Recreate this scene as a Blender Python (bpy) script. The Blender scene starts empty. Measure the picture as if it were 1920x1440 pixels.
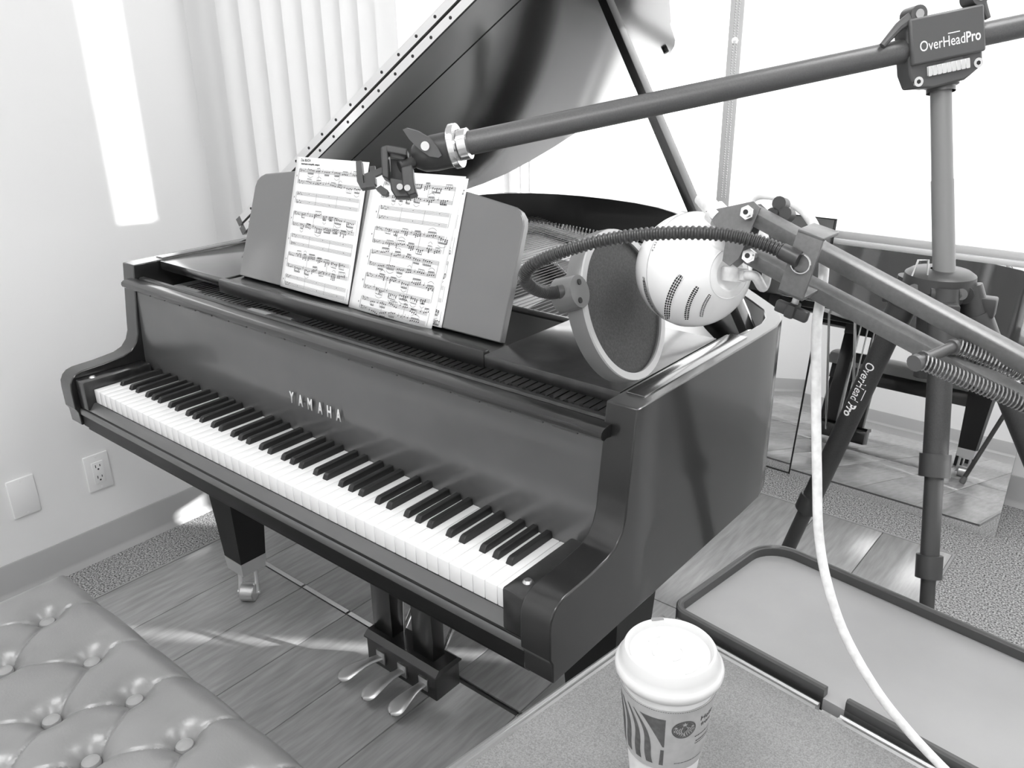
import bpy, bmesh, math, random
import numpy as np
from mathutils import Vector, Matrix
random.seed(7); rng = np.random.RandomState(7)
PI = math.pi
V = Vector
sc = bpy.context.scene
COL = sc.collection

# ------------------------------------------------------------------ camera
cam_d = bpy.data.cameras.new('camera'); cam = bpy.data.objects.new('camera', cam_d); COL.objects.link(cam)
CAM = V((1.2494, -0.7488, 1.4281))
R_ = V((0.76975, 0.63813, -0.0149)); U_ = V((-0.2272, 0.2959, 0.92784)); F_ = V((-0.59642, 0.71087, -0.37274))
m = Matrix((R_, U_, -F_)).transposed()
cam.matrix_world = Matrix.Translation(CAM) @ m.to_4x4()
cam_d.sensor_fit = 'HORIZONTAL'; cam_d.sensor_width = 36.0
cam_d.lens = 36.0 * 1583.24 / 1920.0
cam_d.clip_start = 0.02; cam_d.clip_end = 100
sc.camera = cam

# ------------------------------------------------------------------ world, sun, added fill lamps, exposure
w = bpy.data.worlds.new('overcast_sky'); sc.world = w; w.use_nodes = True
bg = w.node_tree.nodes['Background']; bg.inputs[0].default_value = (1, 1, 1, 1); bg.inputs[1].default_value = 2.4
SUN_DIR = V((-0.84, -0.545, -0.364))
sd = bpy.data.lights.new('sun', 'SUN'); sd.energy = 8.0; sd.angle = math.radians(0.6)
so = bpy.data.objects.new('sun', sd); COL.objects.link(so); so.rotation_euler = SUN_DIR.to_track_quat('-Z', 'Y').to_euler(); so.location = (4, 4, 4)
def area(name, loc, sx, sy, power, target):
    d = bpy.data.lights.new(name, 'AREA'); d.shape = 'RECTANGLE'; d.size = sx; d.size_y = sy; d.energy = power
    o = bpy.data.objects.new(name, d); COL.objects.link(o); o.location = loc
    o.rotation_euler = (V(target) - V(loc)).to_track_quat('-Z', 'Y').to_euler(); return o
area('added_ceiling_fill', (0.6, -1.3, 3.06), 1.2, 0.6, 22, (0.6, -1.3, 0))  # overhead fill added to brighten the room, no known fixtures
area('added_ceiling_fill', (2.6, -1.3, 3.06), 1.2, 0.6, 22, (2.6, -1.3, 0))
area('added_ceiling_fill', (1.6, 0.9, 3.06), 1.2, 0.6, 14, (1.6, 0.9, 0))
sc.view_settings.view_transform = 'Standard'; sc.view_settings.look = 'None'
sc.view_settings.exposure = 0.26; sc.view_settings.gamma = 1.0; sc.view_settings.use_curve_mapping = False
sc.cycles.use_denoising = True
sc.cycles.max_bounces = 10; sc.cycles.diffuse_bounces = 5; sc.cycles.glossy_bounces = 5; sc.cycles.transparent_max_bounces = 12
sc.cycles.sample_clamp_indirect = 6.0
sc.cycles.caustics_reflective = False; sc.cycles.caustics_refractive = False

# ------------------------------------------------------------------ materials
def mat(name, v, rough=0.5, metal=0.0, spec=0.5, noise=None, bump=None, coat=0.0, cior=1.5):
    """grey material. noise=(scale, amount, stretch xyz): value variation; bump=(scale, strength)"""
    mt = bpy.data.materials.new(name); mt.use_nodes = True
    nt = mt.node_tree; b = nt.nodes['Principled BSDF']
    b.inputs['Base Color'].default_value = (v, v, v, 1); b.inputs['Roughness'].default_value = rough
    b.inputs['Metallic'].default_value = metal; b.inputs['Specular IOR Level'].default_value = spec
    if coat: b.inputs['Coat Weight'].default_value = coat; b.inputs['Coat Roughness'].default_value = 0.12; b.inputs['Coat IOR'].default_value = cior
    tc = nt.nodes.new('ShaderNodeTexCoord')
    if noise:
        sc_, amt, st = noise
        mp = nt.nodes.new('ShaderNodeMapping'); mp.inputs['Scale'].default_value = st
        nt.links.new(tc.outputs['Object'], mp.inputs['Vector'])
        n = nt.nodes.new('ShaderNodeTexNoise'); n.inputs['Scale'].default_value = sc_; n.inputs['Detail'].default_value = 5
        nt.links.new(mp.outputs[0], n.inputs['Vector'])
        r = nt.nodes.new('ShaderNodeValToRGB'); e = r.color_ramp.elements
        lo, hi = max(v * (1 - amt), 0.002), min(v * (1 + amt), 0.95)
        e[0].position = 0.32; e[0].color = (lo, lo, lo, 1); e[1].position = 0.68; e[1].color = (hi, hi, hi, 1)
        nt.links.new(n.outputs['Fac'], r.inputs['Fac']); nt.links.new(r.outputs['Color'], b.inputs['Base Color'])
    if bump:
        n2 = nt.nodes.new('ShaderNodeTexNoise'); n2.inputs['Scale'].default_value = bump[0]; n2.inputs['Detail'].default_value = 4
        nt.links.new(tc.outputs['Object'], n2.inputs['Vector'])
        bp = nt.nodes.new('ShaderNodeBump'); bp.inputs['Strength'].default_value = bump[1]; bp.inputs['Distance'].default_value = 0.002
        nt.links.new(n2.outputs['Fac'], bp.inputs['Height']); nt.links.new(bp.outputs['Normal'], b.inputs['Normal'])
    return mt
M = {}
M['wall'] = mat('white_paint', 0.86, 0.75, spec=0.25, bump=(60, 0.02))
M['ceil'] = mat('ceiling_white', 0.85, 0.9)
M['base'] = mat('grey_vinyl', 0.42, 0.45)
M['frame'] = mat('window_frame_grey', 0.80, 0.5)
M['post'] = mat('window_post_grey', 0.50, 0.5)
M['vane'] = mat('blind_vinyl', 0.88, 0.5, spec=0.3)
M['carpet'] = mat('speckled_carpet', 0.30, 0.95, spec=0.1, noise=(210, 0.95, (1, 1, 1)), bump=(210, 0.8))
M['plank'] = mat('grey_laminate', 0.34, 0.26, spec=0.6, noise=(14, 0.15, (5, 0.6, 1)), bump=(40, 0.03))
M['seam_sun'] = mat('painted_seam_sunlight', 0.75, 0.25, metal=0.9)  # bright metal tone stands in for sun on the floor seam
M['black'] = mat('satin_black_lacquer', 0.008, 0.42, spec=0.45, bump=(9, 0.012), coat=1.0, cior=1.5)
M['boardtop'] = mat('polished_black_lid_board', 0.02, 0.20, spec=1.0, coat=1.0, cior=1.9)
M['satin'] = mat('worn_satin_black', 0.075, 0.32, spec=0.9, noise=(6, 0.12, (1, 1, 1)), coat=0.5)
M['deepblack'] = mat('underside_black', 0.006, 0.45, spec=0.4)
M['blackdull'] = mat('worn_black_lacquer', 0.018, 0.28, spec=0.6, coat=0.6, cior=1.6, noise=(60, 0.4, (1, 1, 1)))
M['lid'] = mat('lid_black_lacquer', 0.010, 0.14, spec=0.8, coat=1.0, cior=1.7)
M['gloss'] = mat('lyre_black', 0.007, 0.30, spec=0.7, coat=0.5)
M['letter'] = mat('inlaid_bright_letters', 0.80, 0.45, metal=0.15)
M['pedal'] = mat('worn_brass', 0.62, 0.42, metal=0.9)
M['desk'] = mat('desk_satin_black', 0.11, 0.30, spec=1.0, coat=0.8, cior=1.7)
M['ivory'] = mat('white_key_plastic', 0.88, 0.22)
M['ebony'] = mat('black_key_plastic', 0.020, 0.32)
M['brass'] = mat('polished_brass', 0.80, 0.33, metal=1.0)
M['castmetal'] = mat('plate_bronze_paint', 0.72, 0.35, metal=0.2)
M['steel'] = mat('steel', 0.62, 0.28, metal=1.0)
M['string'] = mat('string_wire', 0.14, 0.35, metal=0.7)
M['chrome'] = mat('bright_steel', 0.85, 0.16, metal=1.0)
M['felt'] = mat('grey_felt', 0.25, 0.9)
M['board'] = mat('dark_wood', 0.05, 0.5)
M['paper'] = mat('sheet_paper', 0.90, 0.8, spec=0.2)
M['ink'] = mat('printed_ink', 0.02, 0.7, spec=0.2)
M['inkgrey'] = mat('printed_ink_grey', 0.16, 0.7, spec=0.2)
M['leather'] = mat('tufted_leather', 0.23, 0.30, spec=0.8, bump=(260, 0.12), noise=(5, 0.12, (1, 1, 1)))
M['leatherb'] = mat('leather_button', 0.32, 0.32, bump=(300, 0.1))
M['vinyl'] = mat('grey_vinyl_top', 0.235, 0.55, noise=(700, 0.30, (1, 1, 1)), bump=(900, 0.15))
M['trayin'] = mat('worn_tray_panel', 0.30, 0.42, noise=(5, 0.10, (1, 1, 1)))
M['rimdark'] = mat('tray_rim_dark', 0.045, 0.33, spec=0.8)
M['trim'] = mat('trim_aluminium', 0.45, 0.3, metal=0.8)
M['cup'] = mat('white_paper_cup', 0.78, 0.5)
M['lidcup'] = mat('white_plastic_lid', 0.66, 0.35)
M['sleeve'] = mat('kraft_sleeve', 0.42, 0.8, noise=(90, 0.06, (1, 1, 1)))
M['sleeveink'] = mat('sleeve_ink', 0.10, 0.7, noise=(200, 0.2, (1, 1, 1)))
M['tube'] = mat('anodised_dark_tube', 0.085, 0.38, spec=0.8, noise=(500, 0.15, (1, 1, 1)))
M['tubel'] = mat('anodised_column', 0.22, 0.42)
M['leg'] = mat('tripod_leg_black', 0.035, 0.5, noise=(500, 0.2, (1, 1, 1)))
M['plastic'] = mat('black_plastic', 0.045, 0.38)
M['plasticg'] = mat('grey_plastic', 0.085, 0.40, spec=0.8)
M['boom'] = mat('boom_grey_paint', 0.13, 0.33, spec=1.0, noise=(300, 0.12, (1, 1, 1)))
M['boomtop'] = M['boom']
M['spring'] = mat('spring_wire', 0.35, 0.3, metal=0.9)
M['goose'] = mat('gooseneck_black', 0.05, 0.35)
M['mic'] = mat('mic_white_gloss', 0.88, 0.18, coat=0.4)
M['micgrey'] = mat('mic_grey', 0.30, 0.5)
M['mesh'] = mat('pop_mesh', 0.055, 0.7, noise=(500, 0.3, (1, 1, 1)), bump=(800, 0.2))
M['ring'] = mat('pop_ring_plastic', 0.13, 0.35, spec=0.9)
M['ring_sheen'] = mat('pop_rim_painted_sheen', 0.42, 0.3, spec=0.8)  # lighter copy of the ring plastic, imitates window light on the rim
M['cable'] = mat('clear_white_cable', 0.78, 0.3, noise=(120, 0.12, (1, 1, 1)))
M['white'] = mat('white_print', 0.9, 0.6)
M['outlet'] = mat('outlet_white', 0.87, 0.4)
M['dark'] = mat('slot_dark', 0.02, 0.6)
M['mirror'] = mat('mirror_silver', 0.90, 0.01, metal=1.0)
M['mframe'] = mat('mirror_frame_black', 0.02, 0.4)
M['fill_glow'] = bpy.data.materials.new('added_fill_emitter'); M['fill_glow'].use_nodes = True  # glow of the added ceiling fill panels
_b = M['fill_glow'].node_tree.nodes['Principled BSDF']; _b.inputs['Emission Color'].default_value = (1, 1, 1, 1); _b.inputs['Emission Strength'].default_value = 3.0
def glassmat():
    mt = bpy.data.materials.new('window_glass'); mt.use_nodes = True; nt = mt.node_tree; nt.nodes.clear()
    o = nt.nodes.new('ShaderNodeOutputMaterial'); mx = nt.nodes.new('ShaderNodeMixShader'); t = nt.nodes.new('ShaderNodeBsdfTransparent'); g = nt.nodes.new('ShaderNodeBsdfGlossy')
    g.inputs['Roughness'].default_value = 0.02; mx.inputs[0].default_value = 0.06
    nt.links.new(t.outputs[0], mx.inputs[1]); nt.links.new(g.outputs[0], mx.inputs[2]); nt.links.new(mx.outputs[0], o.inputs[0]); return mt
M['glass'] = glassmat()
def shademat():
    mt = bpy.data.materials.new('roller_shade_fabric'); mt.use_nodes = True; nt = mt.node_tree; nt.nodes.clear()
    o = nt.nodes.new('ShaderNodeOutputMaterial'); mx = nt.nodes.new('ShaderNodeMixShader'); t = nt.nodes.new('ShaderNodeBsdfTranslucent'); d = nt.nodes.new('ShaderNodeBsdfDiffuse')
    t.inputs[0].default_value = (.97, .97, .97, 1); d.inputs[0].default_value = (.9, .9, .9, 1); mx.inputs[0].default_value = 0.35
    nt.links.new(t.outputs[0], mx.inputs[1]); nt.links.new(d.outputs[0], mx.inputs[2]); nt.links.new(mx.outputs[0], o.inputs[0]); return mt
M['shade'] = shademat()
def vanemat():
    mt = bpy.data.materials.new('blind_vane_vinyl'); mt.use_nodes = True; nt = mt.node_tree; nt.nodes.clear()
    o = nt.nodes.new('ShaderNodeOutputMaterial'); mx = nt.nodes.new('ShaderNodeMixShader'); t = nt.nodes.new('ShaderNodeBsdfTranslucent'); d = nt.nodes.new('ShaderNodeBsdfDiffuse')
    t.inputs[0].default_value = (.8, .8, .8, 1); d.inputs[0].default_value = (.88, .88, .88, 1); mx.inputs[0].default_value = 0.55
    nt.links.new(t.outputs[0], mx.inputs[1]); nt.links.new(d.outputs[0], mx.inputs[2]); nt.links.new(mx.outputs[0], o.inputs[0]); return mt
M['vane'] = vanemat()

# ------------------------------------------------------------------ mesh helpers
class B:
    def __init__(s): s.v = []; s.f = []
    def add(s, vs, fs):
        n = len(s.v); s.v += [tuple(v) for v in vs]; s.f += [tuple(i + n for i in f) for f in fs]; return s
    def box(s, lo, hi, bev=0.0, mtx=None):
        bm = bmesh.new(); bmesh.ops.create_cube(bm, size=1)
        lo, hi = V(lo), V(hi); c = (lo + hi) / 2; d = hi - lo
        for v in bm.verts: v.co = V((v.co.x * d.x, v.co.y * d.y, v.co.z * d.z)) + c
        if bev: bmesh.ops.bevel(bm, geom=bm.edges[:], offset=bev, segments=2, affect='EDGES', profile=0.5)
        return s.bm(bm, mtx)
    def bm(s, bm, mtx=None):
        bm.verts.index_update()
        vs = [(mtx @ v.co) if mtx else v.co.copy() for v in bm.verts]
        s.add(vs, [[v.index for v in f.verts] for f in bm.faces]); bm.free(); return s
    def prism(s, poly, axis, a0, a1, mtx=None):
        """poly: 2D outline; extruded along axis 'x' (poly=(y,z)), 'y' (poly=(x,z)), 'z' (poly=(x,y))"""
        def P(p, a):
            q = {'x': (a, p[0], p[1]), 'y': (p[0], a, p[1]), 'z': (p[0], p[1], a)}[axis]
            return mtx @ V(q) if mtx else V(q)
        n = len(poly); vs = [P(p, a0) for p in poly] + [P(p, a1) for p in poly]
        fs = [list(range(n))[::-1], list(range(n, 2 * n))] + [[i, (i + 1) % n, (i + 1) % n + n, i + n] for i in range(n)]
        return s.add(vs, fs)
    def tube(s, pts, r, seg=12, cap=True, closed=False):
        pts = [V(p) for p in pts]; n = len(pts)
        rr = r if hasattr(r, '__len__') else [r] * n
        T = []
        for i in range(n):
            a = pts[(i - 1) % n] if (closed or i > 0) else pts[i]; b = pts[(i + 1) % n] if (closed or i < n - 1) else pts[i]
            T.append((b - a).normalized())
        up = V((0, 0, 1)) if abs(T[0].z) < 0.9 else V((1, 0, 0))
        nrm = (up - T[0] * up.dot(T[0])).normalized(); vs = []
        for i in range(n):
            nrm = (nrm - T[i] * nrm.dot(T[i])).normalized(); bn = T[i].cross(nrm)
            for k in range(seg):
                a = 2 * PI * k / seg; vs.append(pts[i] + (nrm * math.cos(a) + bn * math.sin(a)) * rr[i])
        fs = []
        for i in range(n - 1 + (1 if closed else 0)):
            j = (i + 1) % n
            for k in range(seg): fs.append([i * seg + k, i * seg + (k + 1) % seg, j * seg + (k + 1) % seg, j * seg + k])
        if cap and not closed: fs += [list(range(seg))[::-1], list(range((n - 1) * seg, n * seg))]
        return s.add(vs, fs)
    def cyl(s, p0, p1, r, r1=None, seg=20): return s.tube([p0, p1], [r, r if r1 is None else r1], seg)
    def lathe(s, prof, org, axis=(0, 0, 1), seg=32, arc=None):
        a = V(axis).normalized(); t = V((1, 0, 0)) if abs(a.x) < 0.9 else V((0, 1, 0))
        e1 = (t - a * t.dot(a)).normalized(); e2 = a.cross(e1); org = V(org)
        n = len(prof); vs = []
        for k in range(seg):
            th = 2 * PI * k / seg
            for r, h in prof: vs.append(org + a * h + (e1 * math.cos(th) + e2 * math.sin(th)) * r)
        fs = []
        for k in range(seg):
            k2 = (k + 1) % seg
            for i in range(n - 1): fs.append([k * n + i, k2 * n + i, k2 * n + i + 1, k * n + i + 1])
        s.add(vs, fs)
        return s
    def sphere(s, c, r, seg=16, rings=10, scale=(1, 1, 1)):
        prof = [(max(r * math.sin(PI * i / rings), 1e-5), -r * math.cos(PI * i / rings)) for i in range(rings + 1)]
        n0 = len(s.v); s.lathe(prof, (0, 0, 0), (0, 0, 1), seg)
        for i in range(n0, len(s.v)):
            q = s.v[i]; s.v[i] = (q[0] * scale[0] + c[0], q[1] * scale[1] + c[1], q[2] * scale[2] + c[2])
        return s
    def quadstrip(s, rows):
        """rows: list of equally long point rows"""
        n = len(rows[0]); vs = [p for r in rows for p in r]
        return s.add(vs, [[i * n + k, i * n + k + 1, (i + 1) * n + k + 1, (i + 1) * n + k] for i in range(len(rows) - 1) for k in range(n - 1)])
    def xf(s, fn):
        s.v = [tuple(fn(V(v))) for v in s.v]; return s
def frame(o, x, y, z):
    mm = Matrix((V(x), V(y), V(z))).transposed().to_4x4(); mm.translation = V(o); return mm
def worldloc(o):
    l = V((0, 0, 0))
    while o: l += o.location; o = o.parent
    return l
def smooth(me, ang=35):
    me.polygons.foreach_set('use_smooth', [True] * len(me.polygons)); me.update()
    try: me.set_sharp_from_angle(angle=math.radians(ang))
    except Exception: pass
def obj(name, b, material, parent=None, ang=35, fix=True, origin=None, weld=False):
    me = bpy.data.meshes.new(name)
    org = worldloc(parent) if parent else V(origin) if origin is not None else V((0, 0, 0))
    me.from_pydata([tuple(V(v) - org) for v in b.v], [], b.f)
    if fix:
        bm = bmesh.new(); bm.from_mesh(me)
        if weld: bmesh.ops.remove_doubles(bm, verts=bm.verts[:], dist=1e-5)
        bmesh.ops.recalc_face_normals(bm, faces=bm.faces[:]); bm.to_mesh(me); bm.free()
    smooth(me, ang); me.materials.append(M[material] if isinstance(material, str) else material)
    o = bpy.data.objects.new(name, me); COL.objects.link(o)
    if parent: o.parent = parent
    elif origin is not None: o.location = origin
    return o
def thing(name, label, cat, loc, group=None):
    o = bpy.data.objects.new(name, None); COL.objects.link(o); o.location = loc; o.empty_display_size = 0.05
    o['label'] = label; o['category'] = cat
    if group: o['group'] = group
    return o
def tag(o, label, cat, group=None):
    o['label'] = label; o['category'] = cat
    if group: o['group'] = group
    return o
def struct(o): o['kind'] = 'structure'; return o
def inst(src, name, loc, parent):
    o = src.copy(); o.name = name; COL.objects.link(o); o.parent = parent; o.location = loc; return o
def text_mesh(txt, size, fn, b=None, spacing=1.0, shear=0.0, res=3, bold=0.0, align='LEFT'):
    """letters laid out in (x, y) metres and mapped to 3-D by fn(x, y)"""
    cu = bpy.data.curves.new('t', 'FONT'); cu.body = txt; cu.size = size; cu.space_character = spacing; cu.shear = shear; cu.resolution_u = res; cu.offset = bold; cu.align_x = align
    o = bpy.data.objects.new('t', cu); COL.objects.link(o)
    dg = bpy.context.evaluated_depsgraph_get(); me = bpy.data.meshes.new_from_object(o.evaluated_get(dg))
    b = b or B()
    b.add([fn(v.co.x, v.co.y) for v in me.vertices], [list(p.vertices) for p in me.polygons])
    bpy.data.objects.remove(o); bpy.data.curves.remove(cu); bpy.data.meshes.remove(me); return b

# ================================================================== THE ROOM
XL, YB, YR, XR, ZC = -1.125, 2.16, -2.3, 4.6, 3.1
T = 0.12
b = B(); b.box((XL - T, YR - T, -0.1), (XR + T, YB + T, 0.0))
floor = struct(obj('floor', b, 'carpet'))
struct(obj('ceiling', B().box((XL - T, YR - T, ZC), (XR + T, YB + T, ZC + 0.1)), 'ceil'))
# left wall with a window opening
WY0, WY1, WZ0, WZ1 = 0.735, 2.14, 0.78, 2.85
b = B(); b.box((XL - T, YR - T, 0), (XL, WY0, ZC)); b.box((XL - T, WY0, 0), (XL, WY1, WZ0)); b.box((XL - T, WY0, WZ1), (XL, WY1, ZC)); b.box((XL - T, WY1, 0), (XL, YB + T, ZC))
struct(obj('wall_left', b, 'wall'))
# back wall with a long window opening
BX0, BX1, BZ0, BZ1 = -1.115, 4.05, 0.800, 2.95
b = B(); b.box((XL, YB, 0), (BX0, YB + T, ZC)); b.box((BX0, YB, 0), (BX1, YB + T, BZ0)); b.box((BX0, YB, BZ1), (BX1, YB + T, ZC)); b.box((BX1, YB, 0), (XR + T, YB + T, ZC))
struct(obj('wall_back', b, 'wall'))
struct(obj('wall_right', B().box((XR, YR, 0), (XR + T, YB, ZC)), 'wall'))
struct(obj('wall_rear', B().box((XL, YR - T, 0), (XR + T, YR, ZC)), 'wall'))
# vinyl cove baseboards with a small toe
def baseboard(name, p0, p1, nrm):
    p0, p1, nrm = V(p0), V(p1), V(nrm); d = (p1 - p0).normalized(); L = (p1 - p0).length
    prof = [(0, 0), (0.018, 0), (0.016, 0.004), (0.008, 0.012), (0.005, 0.022), (0.005, 0.1), (0.003, 0.104), (0, 0.104)]
    b = B().prism(prof, 'x', 0, L, frame(p0, d, nrm, (0, 0, 1)))
    return struct(obj(name, b, 'base'))
baseboard('baseboard_left', (XL, YR, 0), (XL, YB, 0), (1, 0, 0))
baseboard('baseboard_back', (XL, YB, 0), (XR, YB, 0), (0, -1, 0))
baseboard('baseboard_rear', (XL, YR, 0), (XR, YR, 0), (0, 1, 0))
baseboard('baseboard_right', (XR, YR, 0), (XR, YB, 0), (-1, 0, 0))
# left window: frame bars and panes
win = struct(obj('window_1', B().box((XL - 0.09, WY0, WZ0), (XL - 0.05, WY0 + 0.035, WZ1)).box((XL - 0.09, WY1 - 0.035, WZ0), (XL - 0.05, WY1, WZ1)).box((XL - 0.09, WY0, WZ0), (XL - 0.05, WY1, WZ0 + 0.035)).box((XL - 0.09, WY0, WZ1 - 0.035), (XL - 0.05, WY1, WZ1)).box((XL - 0.09, 1.475, WZ0), (XL - 0.04, 1.50, WZ1)), 'frame'))
for y0, y1 in ((WY0 + 0.035, 1.475), (1.50, WY1 - 0.035)): obj('pane', B().box((XL - 0.073, y0, WZ0 + 0.035), (XL - 0.067, y1, WZ1 - 0.035)), 'glass', win)
# back window: mullions every bay, panes, sill
MUL = [-0.181]
b = B()
for x0, x1, z0, z1 in ((BX0, BX1, BZ0, BZ0 + 0.018), (BX0, BX1, BZ1 - 0.035, BZ1), (BX0, BX0 + 0.012, BZ0, BZ1), (BX1 - 0.03, BX1, BZ0, BZ1)): b.box((x0, YB + 0.05, z0), (x1, YB + 0.09, z1))
win2 = struct(obj('window_2', b, 'frame'))
for x in MUL: obj('mullion', B().box((x - 0.026, YB + 0.035, BZ0), (x + 0.026, YB + 0.095, BZ1)), 'post', win2)
ed = [BX0 + 0.03] + MUL + [BX1 - 0.03]
for i in range(len(ed) - 1): obj('pane', B().box((ed[i] + 0.024, YB + 0.067, BZ0 + 0.03), (ed[i + 1] - 0.024, YB + 0.073, BZ1 - 0.035)), 'glass', win2)
struct(obj('trim_1', B().box((BX0, YB - 0.025, BZ0 - 0.018), (BX1, YB + 0.05, BZ0), 0.003), 'wall'))
# unseen glowing panels added as room fill: frame + diffuser
for i, (x, y) in enumerate(((0.6, -1.3), (2.6, -1.3), (1.6, 0.9))):
    t = thing('added_fill_panel', 'added fill light panel on the ceiling ' + ('above the piano bench', 'behind the folding table', 'over the tripod')[i], 'added fill light', (x, y, ZC - 0.02), 'added ceiling fill panels')
    obj('frame', B().box((x - 0.62, y - 0.32, ZC - 0.02), (x + 0.62, y + 0.32, ZC)), 'frame', t); obj('diffuser', B().box((x - 0.6, y - 0.3, ZC - 0.026), (x + 0.6, y + 0.3, ZC - 0.02)), 'fill_glow', t)
# roller shades over the bays right of the post
def shade(x0, x1, z, label, chain):
    t = thing('roller_shade', label, 'window shade', ((x0 + x1) / 2, YB - 0.01, BZ1), 'roller shades along the back window')
    obj('fabric', B().box((x0, YB - 0.0165, z), (x1, YB - 0.015, BZ1 + 0.05)), 'shade', t)
    obj('hem_bar', B().box((x0, YB - 0.023, z - 0.028), (x1, YB - 0.009, z), 0.003), 'frame', t)
    obj('roller', B().cyl((x0, YB - 0.045, BZ1 + 0.07), (x1, YB - 0.045, BZ1 + 0.07), 0.03), 'wall', t)
    if chain:
        c = B(); xx = x0 - 0.030
        for dx in (0, 0.014):
            z_ = 0.90
            while z_ < BZ1 + 0.06: c.sphere((xx + dx - 0.004 * (z_ - .9) / 1.5 * (1 if dx else 0), YB - 0.02, z_), 0.0031, 6, 4); z_ += 0.0085
        cc = obj('bead_chain', c, 'micgrey', t); cc['kind'] = 'stuff'
        obj('chain_connector', B().lathe([(0.0005, -0.012), (0.008, -0.008), (0.011, 0), (0.008, 0.008), (0.0005, 0.012)], (xx + 0.006, YB - 0.02, 1.43), (0, 0, 1), 14), 'outlet', t)
shade(-0.130, 1.448, BZ0 + 0.030, 'white roller shade lit from outside, right of the grey window post', True)
shade(1.603, 2.575, BZ0 + 0.030, 'white roller shade in the third window bay beyond the tripod', False)
shade(3.732, 4.03, BZ0 + 0.030, 'narrow white roller shade in the last window bay beside the right wall', False)
shade(2.63, 3.680, BZ0 + 0.030, 'wide white roller shade in the fourth window bay, left of the narrow last one', False)
struct(obj('sun_beam_block', B().box((3.60, YB - 0.05, 2.26), (3.80, YB - 0.03, 3.0)), 'wall'))  # unseen box added to cut off the top of a sun beam
# vertical blind on the left wall
t = thing('vertical_blind', 'white vertical blind drawn back on the left wall behind the piano', 'blind', (XL + 0.03, 1.05, WZ1 + 0.08))
obj('headrail', B().box((XL + 0.002, 0.62, WZ1 + 0.04), (XL + 0.05, 2.10, WZ1 + 0.085), 0.004), 'vane', t)
vw = 0.0445; prof = []
for i in range(7):
    a = -1 + 2 * i / 6; prof.append((a * vw, 0.006 * (1 - a * a)))
prof += [(p[0], p[1] - 0.0012) for p in prof[::-1]]
vb = B().prism(prof, 'z', 0.62, WZ1 + 0.04)
v0 = None
ys = [0.700 + 0.0755 * i for i in range(9)] + [1.385]
for i, y in enumerate(ys):
    ang = math.radians(90 - 14)
    if v0 is None:
        v0 = obj('vane', B().add(vb.v, vb.f), 'vane', None); v0.parent = t
    else:
        v0n = v0.copy(); COL.objects.link(v0n); v0n.parent = t; v = v0n
    o = v0 if i == 0 else v
    o.location = V((XL + 0.028 + (0.012 if i == 9 else 0), y, 0)) - t.location
    o.rotation_euler = (0, 0, ang - (0.4 if i == 9 else 0))
# wall plates
def plate(name, label, yc, zc, recept):
    t = thing(name, label, 'wall plate', (XL, yc, zc - 0.057), 'plates on the left wall')
    obj('cover_plate', B().box((XL, yc - 0.036, zc - 0.057), (XL + 0.007, yc + 0.036, zc + 0.057), 0.003), 'outlet', t)
    for s in (-1, 1): obj('screw', B().cyl((XL + 0.006, yc, zc + s * 0.048), (XL + 0.0078, yc, zc + s * 0.048), 0.0032, seg=10), 'outlet', t)
    if recept:
        r = obj('receptacle', B().box((XL + 0.005, yc - 0.0165, zc - 0.034), (XL + 0.0095, yc + 0.0165, zc + 0.034), 0.001), 'outlet', t)
        for s in (1, -1):
            z = zc + s * 0.0175
            obj('socket_slot', B().box((XL + 0.009, yc - 0.0075, z - 0.001), (XL + 0.0098, yc - 0.0053, z + 0.008)).box((XL + 0.009, yc + 0.0053, z), (XL + 0.0098, yc + 0.0073, z + 0.007)).cyl((XL + 0.009, yc, z - 0.007), (XL + 0.0098, yc, z - 0.007), 0.0027, seg=10), 'dark', r)
plate('wall_outlet', 'white duplex power outlet on the left wall under the keyboard end', 0.168, 0.276, True)
plate('blank_wall_plate', 'blank white wall plate on the left wall, left of the power outlet', -0.04, 0.285, False)

# ------------------------------------------------------------------ laminate platform under the piano
plat = thing('laminate_platform', 'low platform of grey wood-look laminate planks under the grand piano', 'platform', (-0.02, 0, 0))
PZ = 0.006
# (a thin floating floor: the camera was solved with its top as z = 0, so it is sunk into the carpet)
def plank(x0, x1, y0, y1):
    g = 0.0012
    o = obj('plank', B().box((x0 + g, y0 + g, -0.004), (x1 - g, y1 - g, PZ), 0.0012), 'plank', plat); return o
px = [-0.922, -0.712, -0.511, -0.316, -0.122, 0.078, 0.278, 0.478, 0.677, 0.877]
for i in range(9):
    ya = [-1.45, -0.38, 0.405] if i % 2 == 0 else [-1.45, -0.62, 0.405]
    for k in range(2): plank(px[i], px[i + 1], ya[k], ya[k + 1])
    plank(px[i], px[i + 1], 0.419, 1.22 if i % 2 else 0.98); plank(px[i], px[i + 1], 1.22 if i % 2 else 0.98, 1.715)
for i in range(9):
    obj('joint_strip', B().box((px[i] + 0.004, 0.4055, -0.003), (px[i + 1] - 0.004, 0.4185, PZ + (0.002 if i < 5 else -0.004))), 'seam_sun' if i < 4 else 'rimdark', plat)  # sunlight on the left part of the seam put in as bright metal
obj('edge_trim', B().box((0.877, -1.45, -0.004), (0.884, 1.715, PZ + 0.001)).box((-0.929, -1.45, -0.004), (-0.922, 1.715, PZ + 0.001)).box((-0.929, 1.715, -0.004), (0.884, 1.722, PZ)), 'trayin', plat)

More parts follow.
